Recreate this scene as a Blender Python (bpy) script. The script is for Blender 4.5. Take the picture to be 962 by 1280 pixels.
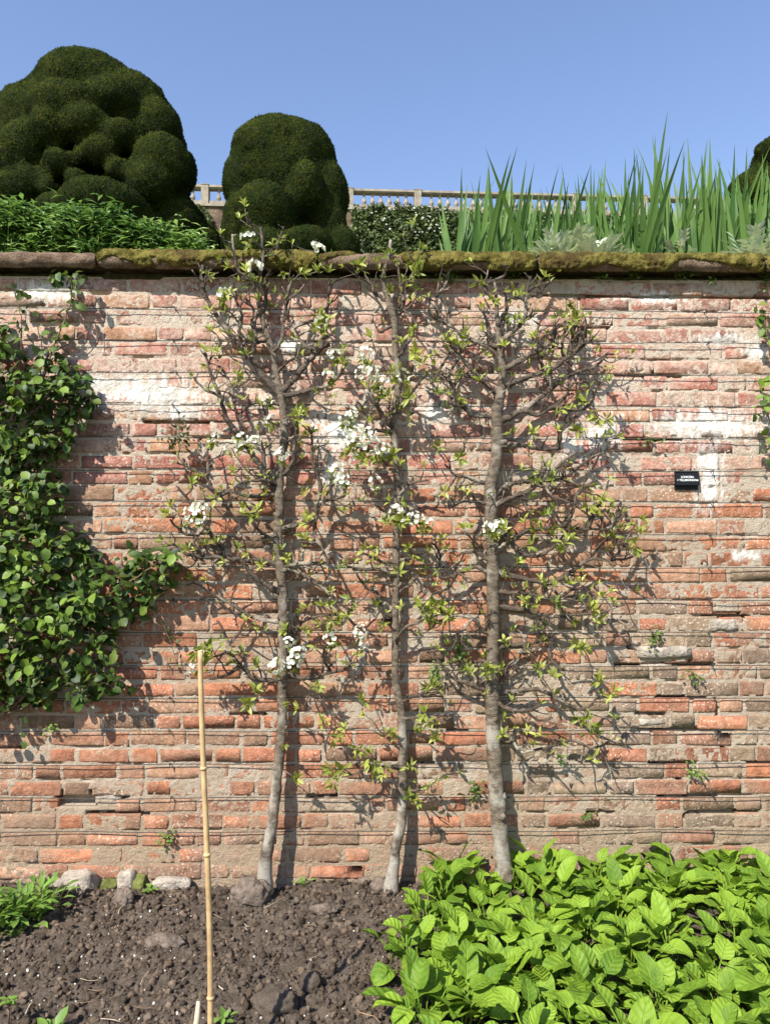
import bpy, math, random
import numpy as np
from mathutils import Vector, Matrix, Euler, Quaternion

for o in list(bpy.data.objects):
    bpy.data.objects.remove(o)
SC = bpy.context.scene
COL = SC.collection
R = math.radians
rnd = random.Random(7)
nrs = np.random.RandomState(11)

# ------------------------------------------------------------------ camera
F = 924.0                      # focal length in pixels of the 962 x 1280 photograph
CAM = Vector((0.0, -3.3, 1.5))
cd = bpy.data.cameras.new('camera'); co = bpy.data.objects.new('camera', cd); COL.objects.link(co)
cd.sensor_fit = 'VERTICAL'; cd.sensor_height = 36.0; cd.sensor_width = 27.0
cd.lens = 36.0 * F / 1280.0
cd.clip_start = 0.05; cd.clip_end = 2000.0
co.location = CAM
ROT = Matrix.Rotation(R(-0.7), 3, 'Z') @ Matrix.Rotation(R(90 + 2.0), 3, 'X') @ Matrix.Rotation(R(0.1), 3, 'Z')
co.rotation_euler = ROT.to_euler()
SC.camera = co

# ------------------------------------------------------------------ light
SUN = Vector((-0.72, -1.0, 1.22)).normalized()       # towards the sun
el = math.asin(SUN.z); az = math.atan2(SUN.x, SUN.y)
w = bpy.data.worlds.new('World'); SC.world = w; w.use_nodes = True
wn = w.node_tree; wn.nodes.clear()
wo = wn.nodes.new('ShaderNodeOutputWorld'); wb = wn.nodes.new('ShaderNodeBackground')
ws = wn.nodes.new('ShaderNodeTexSky'); ws.sky_type = 'NISHITA'; ws.sun_disc = False
ws.sun_elevation = el; ws.sun_rotation = az
ws.altitude = 100; ws.air_density = 1.6; ws.dust_density = 0.0; ws.ozone_density = 2.0
wb.inputs['Strength'].default_value = 0.098
wt = wn.nodes.new('ShaderNodeMix'); wt.data_type = 'RGBA'; wt.blend_type = 'MULTIPLY'; wt.inputs[0].default_value = 1.0; wt.inputs[7].default_value = (1.02, 1.0, 1.20, 1)
wn.links.new(ws.outputs[0], wt.inputs[6]); wn.links.new(wt.outputs[2], wb.inputs['Color']); wn.links.new(wb.outputs[0], wo.inputs['Surface'])
sl = bpy.data.lights.new('sun', 'SUN'); so = bpy.data.objects.new('sun', sl); COL.objects.link(so)
sl.energy = 5.0; sl.angle = R(0.53); sl.color = (1.0, 0.95, 0.87)
so.rotation_euler = SUN.to_track_quat('Z', 'Y').to_euler(); so.location = (-6, -8, 9)
SC.view_settings.view_transform = 'Standard'; SC.view_settings.look = 'None'
SC.view_settings.exposure = 0.76; SC.view_settings.gamma = 1.0

# ------------------------------------------------------------------ helpers
def PX(px, py, d=0.0):
    """the point d metres in front of the wall face that the photograph shows at pixel (px, py)"""
    v = ROT @ Vector(((px - 481.0) / F, -(py - 640.0) / F, -1.0))
    t = (-d - CAM.y) / v.y
    return CAM + v * t

def scale_at(y):               # metres per photo pixel at world depth y
    return (y - CAM.y) / F

def hsh(ix, iy, iz, seed):
    h = (ix.astype(np.int64) * 374761393 + iy.astype(np.int64) * 668265263 + iz.astype(np.int64) * 2147483647 + seed * 1274126177) & 0xffffffff
    h = ((h ^ (h >> 13)) * 1274126177) & 0xffffffff
    h = ((h ^ (h >> 16)) * 2246822519) & 0xffffffff
    return ((h ^ (h >> 15)) & 0xffffff) / float(0xffffff)

def vn2(x, y, seed=0):
    x = np.asarray(x, float); y = np.asarray(y, float)
    ix = np.floor(x); iy = np.floor(y); fx = x - ix; fy = y - iy
    fx = fx * fx * (3 - 2 * fx); fy = fy * fy * (3 - 2 * fy)
    z = np.zeros_like(ix)
    a = hsh(ix, iy, z, seed); b = hsh(ix + 1, iy, z, seed); c = hsh(ix, iy + 1, z, seed); d = hsh(ix + 1, iy + 1, z, seed)
    return (a + (b - a) * fx) * (1 - fy) + (c + (d - c) * fx) * fy

def fbm2(x, y, octv=4, seed=0):
    s = 0; a = 0.5; t = 0
    for k in range(octv):
        s = s + a * vn2(x * 2 ** k + 17.3 * k, y * 2 ** k - 9.1 * k, seed + k); t += a; a *= 0.5
    return s / t

def worley2(x, y, seed=0):
    ix = np.floor(x); iy = np.floor(y); best = np.full(x.shape, 9.0); idv = np.zeros(x.shape)
    for dx in (-1, 0, 1):
        for dy in (-1, 0, 1):
            cx = ix + dx; cy = iy + dy; z = np.zeros_like(ix)
            jx = hsh(cx, cy, z, seed); jy = hsh(cx, cy, z, seed + 5)
            d = np.hypot(cx + jx - x, cy + jy - y)
            v = hsh(cx, cy, z, seed + 9)
            m = d < best
            best = np.where(m, d, best); idv = np.where(m, v, idv)
    return best, idv

class MB:
    """collects faces and builds ONE mesh"""
    def __init__(s): s.v = []; s.f = []; s.uv = []; s.c = []; s.has_uv = False; s.has_c = False
    def add(s, vs, fs, uvs=None, col=None):
        o = len(s.v); s.v.extend(vs)
        for f in fs: s.f.append([i + o for i in f])
        if uvs is not None: s.has_uv = True; s.uv.extend(uvs)
        else: s.uv.extend([(0, 0)] * len(vs))
        if col is not None: s.has_c = True; s.c.extend([col] * len(vs))
        else: s.c.extend([(1, 1, 1)] * len(vs))
    def mesh(s, name, mats, smooth=True):
        me = bpy.data.meshes.new(name)
        me.from_pydata([tuple(p) for p in s.v], [], s.f)
        for m in (mats if isinstance(mats, (list, tuple)) else [mats]): me.materials.append(m)
        if s.has_uv:
            l = me.uv_layers.new(name='UVMap')
            li = np.empty(len(me.loops), np.int32); me.loops.foreach_get('vertex_index', li)
            l.data.foreach_set('uv', np.array(s.uv, np.float32)[li].ravel())
        if s.has_c:
            a = me.attributes.new('tint', 'FLOAT_COLOR', 'POINT')
            c = np.ones((len(s.v), 4), np.float32); c[:, :3] = np.array(s.c, np.float32)
            a.data.foreach_set('color', c.ravel())
        if smooth: me.polygons.foreach_set('use_smooth', [True] * len(me.polygons))
        me.update(); return me
    def build(s, name, mats, parent=None, smooth=True):
        return put(name, s.mesh(name, mats, smooth), parent)

def np_mesh(name, V, Fq, mats, smooth=True, col=None):
    me = bpy.data.meshes.new(name)
    V = np.asarray(V, np.float32); Fq = np.asarray(Fq, np.int32); k = Fq.shape[1]
    me.vertices.add(len(V)); me.vertices.foreach_set('co', V.ravel())
    me.loops.add(Fq.size); me.loops.foreach_set('vertex_index', Fq.ravel())
    me.polygons.add(len(Fq)); me.polygons.foreach_set('loop_start', np.arange(0, Fq.size, k, dtype=np.int32))
    try: me.polygons.foreach_set('loop_total', np.full(len(Fq), k, np.int32))
    except Exception: pass
    for m in (mats if isinstance(mats, (list, tuple)) else [mats]): me.materials.append(m)
    me.update(calc_edges=True); me.validate()
    if smooth: me.polygons.foreach_set('use_smooth', [True] * len(me.polygons))
    if col is not None:
        a = me.attributes.new('tint', 'FLOAT_COLOR', 'POINT')
        c = np.ones((len(V), 4), np.float32); c[:, :3] = col
        a.data.foreach_set('color', c.ravel())
    return me

def put(name, me, parent=None, M=None):
    o = bpy.data.objects.new(name, me); COL.objects.link(o)
    if parent is not None:
        o.parent = parent
        o.matrix_parent_inverse = PINV[parent.name]
    if M is not None: o.matrix_basis = M
    PINV[o.name] = M.inverted() if M is not None else Matrix.Identity(4)
    return o
PINV = {}

def tag(o, label=None, cat=None, group=None, kind=None):
    if label: o['label'] = label
    if cat: o['category'] = cat
    if group: o['group'] = group
    if kind: o['kind'] = kind
    return o

def thing(name, loc, label, cat, group=None):
    o = bpy.data.objects.new(name, None); COL.objects.link(o); o.location = loc
    o.empty_display_size = 0.05
    PINV[o.name] = Matrix.Translation(-Vector(loc))
    return tag(o, label, cat, group)

def frame_to(dirv, roll=0.0):
    q = Vector(dirv).normalized().to_track_quat('Z', 'Y')
    return (q @ Quaternion((0, 0, 1), roll)).to_matrix()

def tube(mb, pts, rad, n=6, cap=True, col=None, jit=0.0):
    pts = [Vector(p) for p in pts]
    vs = []; fs = []
    up = None
    for i, p in enumerate(pts):
        t = (pts[min(i + 1, len(pts) - 1)] - pts[max(i - 1, 0)])
        if t.length < 1e-9: t = Vector((0, 0, 1))
        t.normalize()
        if up is None:
            up = t.orthogonal().normalized()
        else:
            up = (up - t * up.dot(t))
            up = up.normalized() if up.length > 1e-6 else t.orthogonal().normalized()
        b = t.cross(up)
        r = rad[i]
        for k in range(n):
            a = 2 * math.pi * k / n
            rr = r * (1 + (rnd.uniform(-jit, jit) if jit else 0))
            vs.append(p + (up * math.cos(a) + b * math.sin(a)) * rr)
    for i in range(len(pts) - 1):
        for k in range(n):
            a = i * n + k; b2 = i * n + (k + 1) % n
            fs.append([a, b2, b2 + n, a + n])
    if cap:
        vs.append(pts[-1]); c = len(vs) - 1; o = (len(pts) - 1) * n
        for k in range(n): fs.append([o + k, o + (k + 1) % n, c])
        vs.append(pts[0]); c = len(vs) - 1
        for k in range(n): fs.append([(k + 1) % n, k, c])
    mb.add(vs, fs, None, col)

def catmull(pts, step):
    pts = [Vector(p) for p in pts]
    if len(pts) < 3:
        n = max(2, int((pts[1] - pts[0]).length / step) + 1)
        return [pts[0].lerp(pts[1], i / (n - 1)) for i in range(n)]
    out = []
    for i in range(len(pts) - 1):
        p0 = pts[max(i - 1, 0)]; p1 = pts[i]; p2 = pts[i + 1]; p3 = pts[min(i + 2, len(pts) - 1)]
        n = max(1, int((p2 - p1).length / step))
        for k in range(n):
            t = k / n
            out.append(0.5 * ((2 * p1) + (p2 - p0) * t + (2 * p0 - 5 * p1 + 4 * p2 - p3) * t * t + (3 * p1 - p0 - 3 * p2 + p3) * t ** 3))
    out.append(pts[-1]); return out

def box(mb, x0, x1, y0, y1, z0, z1, col=None):
    vs = [(x, y, z) for x in (x0, x1) for y in (y0, y1) for z in (z0, z1)]
    mb.add(vs, [[0, 1, 3, 2], [4, 6, 7, 5], [0, 4, 5, 1], [2, 3, 7, 6], [0, 2, 6, 4], [1, 5, 7, 3]], None, col)

def inpoly(x, y, poly):
    c = False; n = len(poly); j = n - 1
    for i in range(n):
        xi, yi = poly[i]; xj, yj = poly[j]
        if (yi > y) != (yj > y) and x < (xj - xi) * (y - yi) / (yj - yi) + xi: c = not c
        j = i
    return c

# ------------------------------------------------------------------ node helpers
def newmat(name):
    m = bpy.data.materials.new(name); m.use_nodes = True; m.node_tree.nodes.clear(); return m, m.node_tree
def nd(nt, t, ins=None, **props):
    n = nt.nodes.new(t)
    for k, v in props.items(): setattr(n, k, v)
    for k, v in (ins or {}).items():
        if isinstance(v, bpy.types.NodeSocket): nt.links.new(v, n.inputs[k])
        else: n.inputs[k].default_value = v
    return n
def MA(nt, op, a, b=0.0, c=0.0, clamp=False):
    n = nt.nodes.new('ShaderNodeMath'); n.operation = op; n.use_clamp = clamp
    for i, v in enumerate((a, b, c)):
        if isinstance(v, bpy.types.NodeSocket): nt.links.new(v, n.inputs[i])
        else: n.inputs[i].default_value = v
    return n.outputs[0]
def SM(nt, v, lo, hi, a=0.0, b=1.0):
    n = nd(nt, 'ShaderNodeMapRange', {'Value': v, 'From Min': lo, 'From Max': hi, 'To Min': a, 'To Max': b}, interpolation_type='SMOOTHSTEP')
    return n.outputs[0]
def MIX(nt, f, a, b, blend='MIX'):
    n = nt.nodes.new('ShaderNodeMix'); n.data_type = 'RGBA'; n.blend_type = blend; n.clamp_factor = True
    for i, v in ((0, f), (6, a), (7, b)):
        if isinstance(v, bpy.types.NodeSocket): nt.links.new(v, n.inputs[i])
        else: n.inputs[i].default_value = (v if i == 0 else (*v, 1.0))
    return n.outputs[2]
def NOISE(nt, vec, scale, detail=4, rough=0.55, dist=0.0):
    return nd(nt, 'ShaderNodeTexNoise', {'Vector': vec, 'Scale': scale, 'Detail': detail, 'Roughness': rough, 'Distortion': dist}).outputs[0]
def POS(nt): return nd(nt, 'ShaderNodeNewGeometry').outputs['Position']
def BUMP(nt, h, dist, strength=1.0, normal=None):
    ins = {'Height': h, 'Distance': dist, 'Strength': strength}
    if normal is not None: ins['Normal'] = normal
    return nd(nt, 'ShaderNodeBump', ins).outputs[0]
def OUT(nt, shader): nd(nt, 'ShaderNodeOutputMaterial', {'Surface': shader})
def PBR(nt, col, rough=0.9, normal=None, spec=0.3):
    ins = {'Roughness': rough, 'Specular IOR Level': spec}
    if isinstance(col, bpy.types.NodeSocket): ins['Base Color'] = col
    else: ins['Base Color'] = (*col, 1)
    if normal is not None: ins['Normal'] = normal
    return nd(nt, 'ShaderNodeBsdfPrincipled', ins).outputs[0]
def TINT(nt): return nd(nt, 'ShaderNodeAttribute', attribute_name='tint', attribute_type='GEOMETRY').outputs['Color']

def simple(name, col, rough=0.85, nscale=30, namp=0.35, bump=0.0, spec=0.3, tint=False, bscale=None):
    m, nt = newmat(name); p = POS(nt)
    n = NOISE(nt, p, nscale)
    c = MIX(nt, SM(nt, n, 0.25, 0.75), tuple(x * (1 - namp) for x in col), tuple(x * (1 + namp) for x in col))
    if tint: c = MIX(nt, 1.0, c, TINT(nt), 'MULTIPLY')
    nm = BUMP(nt, NOISE(nt, p, bscale or nscale * 3), bump) if bump else None
    OUT(nt, PBR(nt, c, rough, nm, spec)); return m

def leafmat(name, dark, light, trans=0.3, rough=0.42, veins=0.0, vn=9.0, tint=False, spec=0.45, obj_rand=True, under=None, nscale=25):
    m, nt = newmat(name); p = POS(nt)
    f = NOISE(nt, p, nscale, 2)
    if obj_rand:
        r = nd(nt, 'ShaderNodeObjectInfo').outputs['Random']
        f = MA(nt, 'ADD', MA(nt, 'MULTIPLY', f, 0.6), MA(nt, 'MULTIPLY', r, 0.5))
    c = MIX(nt, SM(nt, f, 0.2, 0.8), dark, light)
    if tint: c = MIX(nt, 1.0, c, TINT(nt), 'MULTIPLY')
    nm = None
    if veins:
        uv = nd(nt, 'ShaderNodeUVMap', uv_map='UVMap').outputs[0]
        s = nd(nt, 'ShaderNodeSeparateXYZ', {0: uv})
        au = MA(nt, 'ABSOLUTE', MA(nt, 'SUBTRACT', MA(nt, 'MULTIPLY', s.outputs[0], 2.0), 1.0))
        t = MA(nt, 'FRACT', MA(nt, 'MULTIPLY', MA(nt, 'SUBTRACT', s.outputs[1], MA(nt, 'MULTIPLY', au, 0.22)), vn))
        side = MA(nt, 'ABSOLUTE', MA(nt, 'SUBTRACT', t, 0.5))
        side = MA(nt, 'ADD', side, MA(nt, 'MULTIPLY', MA(nt, 'SUBTRACT', NOISE(nt, p, 60, 2), 0.5), 0.25))
        vl = SM(nt, side, 0.0, 0.07, 1.0, 0.0)
        mid = SM(nt, au, 0.02, 0.09, 1.0, 0.0)
        vv = MA(nt, 'MAXIMUM', MA(nt, 'MULTIPLY', vl, 0.6), mid)
        c = MIX(nt, MA(nt, 'MULTIPLY', vv, veins), c, tuple(min(1, x * 1.5 + 0.02) for x in light))
        q = MA(nt, 'SUBTRACT', SM(nt, side, 0.0, 0.5), MA(nt, 'MULTIPLY', mid, 1.2))
        q = MA(nt, 'ADD', q, MA(nt, 'MULTIPLY', NOISE(nt, p, 90, 3), 1.6))
        nm = BUMP(nt, q, 0.0022, 0.8)
    b = PBR(nt, c, rough, nm, spec)
    tc = MIX(nt, 0.5, c, MIX(nt, 1.0, c, (1.3, 1.35, 0.5), 'MULTIPLY'))
    ti = {'Color': tc}
    if nm is not None: ti['Normal'] = nm
    t = nd(nt, 'ShaderNodeBsdfTranslucent', ti).outputs[0]
    x = nd(nt, 'ShaderNodeMixShader', {0: trans, 1: b, 2: t}).outputs[0]
    OUT(nt, x); return m

# ------------------------------------------------------------------ masonry materials
WASH = [(185, 492, 96, 30), (222, 512, 36, 26), (118, 480, 45, 16), (425, 540, 46, 34), (412, 590, 20, 26), (545, 515, 28, 22),
        (752, 545, 36, 34), (715, 560, 22, 20), (885, 530, 108, 30), (886, 592, 27, 68), (905, 425, 55, 11), (945, 440, 26, 14),
        (640, 398, 42, 13), (820, 372, 60, 10), (360, 432, 34, 14), (930, 694, 26, 9), (60, 365, 60, 18)]
def wash_fields(nt):
    """x, z, lime-wash 0..1 and general pale-smear field, all fixed to the wall"""
    p = POS(nt)
    s = nd(nt, 'ShaderNodeSeparateXYZ', {0: p}); x = s.outputs[0]; z = s.outputs[2]
    n1 = NOISE(nt, p, 9, 5, 0.6); n2 = NOISE(nt, p, 45, 4, 0.65)
    best = None
    for (px, py, rx, ry) in WASH:
        c = PX(px, py); k = scale_at(0)
        dx = MA(nt, 'MULTIPLY', MA(nt, 'SUBTRACT', x, c.x), 1 / (rx * k)); dz = MA(nt, 'MULTIPLY', MA(nt, 'SUBTRACT', z, c.z), 1 / (ry * k))
        d = MA(nt, 'SQRT', MA(nt, 'ADD', MA(nt, 'MULTIPLY', dx, dx), MA(nt, 'MULTIPLY', dz, dz)))
        v = MA(nt, 'SUBTRACT', 1.0, d)
        best = v if best is None else MA(nt, 'MAXIMUM', best, v)
    st = NOISE(nt, nd(nt, 'ShaderNodeMapping', {'Vector': p, 'Scale': (1, 1, 0.22)}).outputs[0], 34, 4, 0.65)
    wsh = MA(nt, 'ADD', best, MA(nt, 'ADD', MA(nt, 'MULTIPLY', MA(nt, 'SUBTRACT', st, 0.5), 2.2), MA(nt, 'MULTIPLY', MA(nt, 'SUBTRACT', n2, 0.5), 1.6)))
    lime = SM(nt, wsh, 0.0, 0.95)
    zup = SM(nt, z, 1.55, 2.2)
    sm = MA(nt, 'ADD', MA(nt, 'MULTIPLY', n1, 0.55), MA(nt, 'ADD', MA(nt, 'MULTIPLY', n2, 0.45), MA(nt, 'MULTIPLY', zup, 0.17)))
    return p, x, z, n1, n2, lime, sm, zup

def brick_mat(name, tint_source):
    m, nt = newmat(name)
    p, x, z, n1, n2, lime, sm, zup = wash_fields(nt)
    if tint_source == 'object': c = nd(nt, 'ShaderNodeObjectInfo').outputs['Color']
    else: c = TINT(nt)
    n3 = NOISE(nt, p, 120, 4, 0.7); n4 = NOISE(nt, p, 28, 4, 0.6)
    c = MIX(nt, 1.0, c, MIX(nt, SM(nt, n4, 0.25, 0.75), (0.62, 0.56, 0.50), (1.25, 1.2, 1.12)), 'MULTIPLY')
    c = MIX(nt, SM(nt, n3, 0.50, 0.75, 0, 0.5), c, (0.55, 0.36, 0.24))
    c = MIX(nt, SM(nt, n3, 0.42, 0.25, 0, 0.6), c, (0.10, 0.06, 0.045))
    low = SM(nt, z, 0.75, 0.1)
    gr = SM(nt, MA(nt, 'ADD', NOISE(nt, p, 5, 5, 0.65), MA(nt, 'MULTIPLY', low, 0.10)), 0.50, 0.68)
    c = MIX(nt, MA(nt, 'MULTIPLY', gr, 0.5), c, MIX(nt, n2, (0.17, 0.125, 0.085), (0.34, 0.27, 0.19)))
    c = MIX(nt, SM(nt, sm, 0.59, 0.78, 0, 0.60), c, (0.60, 0.475, 0.375))
    spot = MA(nt, 'MULTIPLY', SM(nt, NOISE(nt, p, 85, 3, 0.6), 0.57, 0.63), SM(nt, NOISE(nt, p, 3.2, 3), 0.42, 0.62))
    c = MIX(nt, MA(nt, 'MULTIPLY', spot, 0.7), c, (0.66, 0.58, 0.47))
    c = MIX(nt, MA(nt, 'MULTIPLY', lime, 0.88), c, (0.80, 0.765, 0.69))
    h = MA(nt, 'ADD', MA(nt, 'MULTIPLY', n3, 0.5), n2)
    OUT(nt, PBR(nt, c, 0.92, BUMP(nt, h, 0.008, 1.0), 0.15)); return m

def mortar_mat():
    m, nt = newmat('lime_mortar')
    p, x, z, n1, n2, lime, sm, zup = wash_fields(nt)
    n3 = NOISE(nt, p, 150, 4, 0.75)
    c = MIX(nt, SM(nt, z, 0.5, 0.15), MIX(nt, zup, (0.50, 0.415, 0.315), (0.60, 0.51, 0.40)), (0.42, 0.32, 0.215))
    c = MIX(nt, SM(nt, n1, 0.42, 0.62, 0, 0.6), c, MIX(nt, zup, (0.39, 0.27, 0.18), (0.60, 0.42, 0.325)))
    c = MIX(nt, SM(nt, n3, 0.55, 0.8, 0, 0.6), c, (0.66, 0.60, 0.48))
    c = MIX(nt, SM(nt, n3, 0.45, 0.25, 0, 0.75), c, (0.12, 0.09, 0.065))
    c = MIX(nt, SM(nt, NOISE(nt, p, 12, 5, 0.6), 0.56, 0.72, 0, 0.5), c, (0.40, 0.20, 0.13))
    c = MIX(nt, MA(nt, 'MULTIPLY', lime, 0.9), c, (0.82, 0.79, 0.72))
    h = MA(nt, 'ADD', n3, n2)
    OUT(nt, PBR(nt, c, 0.95, BUMP(nt, h, 0.010, 1.0), 0.15)); return m

M = {}
M['brick_obj'] = brick_mat('weathered_brick', 'object')
M['brick_tint'] = brick_mat('weathered_brick_far', 'tint')
M['mortar'] = mortar_mat()
M['core'] = simple('wall_core', (0.25, 0.19, 0.14), 0.95)
M['metal'] = simple('galvanised_wire', (0.055, 0.05, 0.045), 0.7, 60, 0.3)
M['rust'] = simple('rusty_iron', (0.05, 0.04, 0.035), 0.8, 60, 0.4)

def stone_coping_mat():
    m, nt = newmat('coping_sandstone'); p = POS(nt)
    n = NOISE(nt, p, 14, 6, 0.65); n2 = NOISE(nt, p, 90, 4, 0.7)
    c = MIX(nt, SM(nt, n, 0.35, 0.65), (0.13, 0.085, 0.055), (0.30, 0.21, 0.145))
    c = MIX(nt, SM(nt, n2, 0.55, 0.75, 0, 0.55), c, (0.44, 0.36, 0.26))
    c = MIX(nt, SM(nt, n2, 0.42, 0.28, 0, 0.6), c, (0.06, 0.045, 0.03))
    OUT(nt, PBR(nt, c, 0.95, BUMP(nt, MA(nt, 'ADD', n, n2), 0.02), 0.15)); return m
M['coping'] = stone_coping_mat()
def moss_mat():
    m, nt = newmat('moss'); p = POS(nt)
    n = NOISE(nt, p, 22, 5, 0.6); n2 = NOISE(nt, p, 150, 3, 0.7)
    c = MIX(nt, SM(nt, n, 0.35, 0.65), (0.105, 0.088, 0.022), (0.29, 0.245, 0.065))
    c = MIX(nt, SM(nt, n2, 0.45, 0.25, 0, 0.8), c, (0.045, 0.030, 0.012))
    c = MIX(nt, SM(nt, NOISE(nt, p, 7, 4), 0.5, 0.68, 0, 0.7), c, (0.10, 0.06, 0.03))
    OUT(nt, PBR(nt, c, 1.0, BUMP(nt, n2, 0.02), 0.05)); return m
M['moss'] = moss_mat()

def bark_mat(name, dark, light, lichen):
    m, nt = newmat(name); p = POS(nt)
    mp = nd(nt, 'ShaderNodeMapping', {'Vector': p, 'Scale': (1, 1, 2.2)}).outputs[0]
    n = NOISE(nt, mp, 26, 6, 0.65); n2 = NOISE(nt, mp, 140, 4, 0.7); n3 = NOISE(nt, p, 9, 4, 0.6)
    c = MIX(nt, SM(nt, n, 0.32, 0.68), dark, light)
    zz = nd(nt, 'ShaderNodeSeparateXYZ', {0: p}).outputs[2]
    n3 = MA(nt, 'ADD', n3, SM(nt, zz, 1.0, 0.1, -0.02, 0.10))
    c = MIX(nt, SM(nt, n3, 0.50, 0.68, 0, 0.75), c, lichen)
    c = MIX(nt, SM(nt, n2, 0.43, 0.28, 0, 0.7), c, tuple(v * 0.35 for v in dark))
    ring = nd(nt, 'ShaderNodeTexNoise', {'Vector': nd(nt, 'ShaderNodeMapping', {'Vector': p, 'Scale': (45, 45, 170)}).outputs[0], 'Scale': 1.0, 'Detail': 2.0}).outputs[0]
    c = MIX(nt, SM(nt, ring, 0.62, 0.70, 0, 0.55), c, tuple(min(1, v * 1.6) for v in light))
    OUT(nt, PBR(nt, c, 0.5, BUMP(nt, MA(nt, 'ADD', n, n2), 0.006), 0.5)); return m
M['bark'] = bark_mat('pear_bark', (0.062, 0.044, 0.028), (0.22, 0.17, 0.115), (0.44, 0.40, 0.325))
M['twig'] = bark_mat('pear_twig', (0.034, 0.023, 0.015), (0.135, 0.095, 0.062), (0.46, 0.40, 0.31))
M['vinestem'] = simple('vine_stem', (0.17, 0.11, 0.065), 0.8, 40, 0.5)
M['pearleaf'] = leafmat('pear_leaf', (0.13, 0.18, 0.024), (0.42, 0.45, 0.10), 0.35, 0.42)
M['rosetteleaf'] = leafmat('bunched_leaf', (0.055, 0.055, 0.014), (0.20, 0.22, 0.05), 0.25, 0.5, nscale=60)
M['petal'] = leafmat('white_petal', (0.76, 0.75, 0.66), (0.86, 0.86, 0.80), 0.25, 0.6, spec=0.2)
M['vineleaf'] = leafmat('climber_leaf', (0.020, 0.048, 0.009), (0.17, 0.26, 0.032), 0.22, 0.5, spec=0.3, tint=True)
M['dockleaf'] = leafmat('broad_leaf', (0.095, 0.18, 0.014), (0.23, 0.355, 0.032), 0.24, 0.55, veins=0.2, vn=5.3, spec=0.3)
M['petiole'] = simple('leaf_stalk', (0.20, 0.28, 0.06), 0.6, 20, 0.3)
M['iris'] = leafmat('iris_blade', (0.055, 0.125, 0.030), (0.135, 0.235, 0.055), 0.3, 0.5, nscale=8, spec=0.25)
M['silver'] = leafmat('silver_leaf', (0.34, 0.40, 0.27), (0.56, 0.61, 0.46), 0.2, 0.7, spec=0.15)
M['bushleaf'] = leafmat('feathery_leaf', (0.075, 0.155, 0.036), (0.24, 0.37, 0.11), 0.3, 0.45, tint=True)
M['weedleaf'] = leafmat('weed_leaf', (0.07, 0.12, 0.02), (0.17, 0.25, 0.05), 0.3, 0.5)
M['clump'] = leafmat('lance_leaf', (0.10, 0.19, 0.03), (0.20, 0.33, 0.06), 0.3, 0.45)
M['yew'] = leafmat('yew_needles', (0.012, 0.023, 0.005), (0.034, 0.047, 0.008), 0.12, 0.9, tint=True, spec=0.05, obj_rand=False, nscale=2.2)
M['yewbody'] = simple('yew_shell', (0.015, 0.021, 0.006), 0.95, 30, 0.6, 0.06, 0.1, bscale=40)
M['farleaf'] = leafmat('wall_shrub_leaf', (0.045, 0.07, 0.018), (0.11, 0.15, 0.042), 0.2, 0.6, tint=True, obj_rand=False, nscale=1.2)
M['cane'] = simple('bamboo', (0.50, 0.34, 0.165), 0.45, 18, 0.3, 0.001, 0.4)
M['cut'] = simple('cut_wood', (0.62, 0.50, 0.34), 0.8, 40, 0.2)
M['greystone'] = simple('pale_stone', (0.36, 0.31, 0.25), 0.95, 25, 0.35, 0.012, 0.15)
M['bal'] = simple('balustrade_stone', (0.30, 0.26, 0.20), 0.95, 4, 0.25, 0.0, 0.15)
M['pier'] = simple('pier_pink_stone', (0.40, 0.28, 0.22), 0.95, 4, 0.25, 0.0, 0.15)
M['plate'] = simple('black_plastic', (0.006, 0.007, 0.008), 0.5, 20, 0.1, 0.0, 0.25)
M['ink'] = simple('white_ink', (0.8, 0.8, 0.8), 0.6, 20, 0.02)
M['grass'] = simple('hill_grass', (0.06, 0.10, 0.025), 0.95, 1.5, 0.4, 0.05, 0.1)
def soil_mat(name, tint):
    m, nt = newmat(name); p = POS(nt)
    n = NOISE(nt, p, 16, 6, 0.7); n2 = NOISE(nt, p, 130, 4, 0.7); n3 = NOISE(nt, p, 400, 2, 0.6)
    c = MIX(nt, SM(nt, n, 0.3, 0.7), (0.088, 0.066, 0.049), (0.18, 0.142, 0.108))
    c = MIX(nt, SM(nt, n2, 0.56, 0.78, 0, 0.65), c, (0.22, 0.178, 0.14))
    c = MIX(nt, SM(nt, n2, 0.42, 0.25, 0, 0.7), c, (0.030, 0.020, 0.015))
    if tint: c = MIX(nt, 1.0, c, TINT(nt), 'MULTIPLY')
    OUT(nt, PBR(nt, c, 0.97, BUMP(nt, MA(nt, 'ADD', n2, n3), 0.007), 0.1)); return m
M['soil'] = soil_mat('dug_soil', False)
M['clod'] = soil_mat('soil_clod', True)

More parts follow.
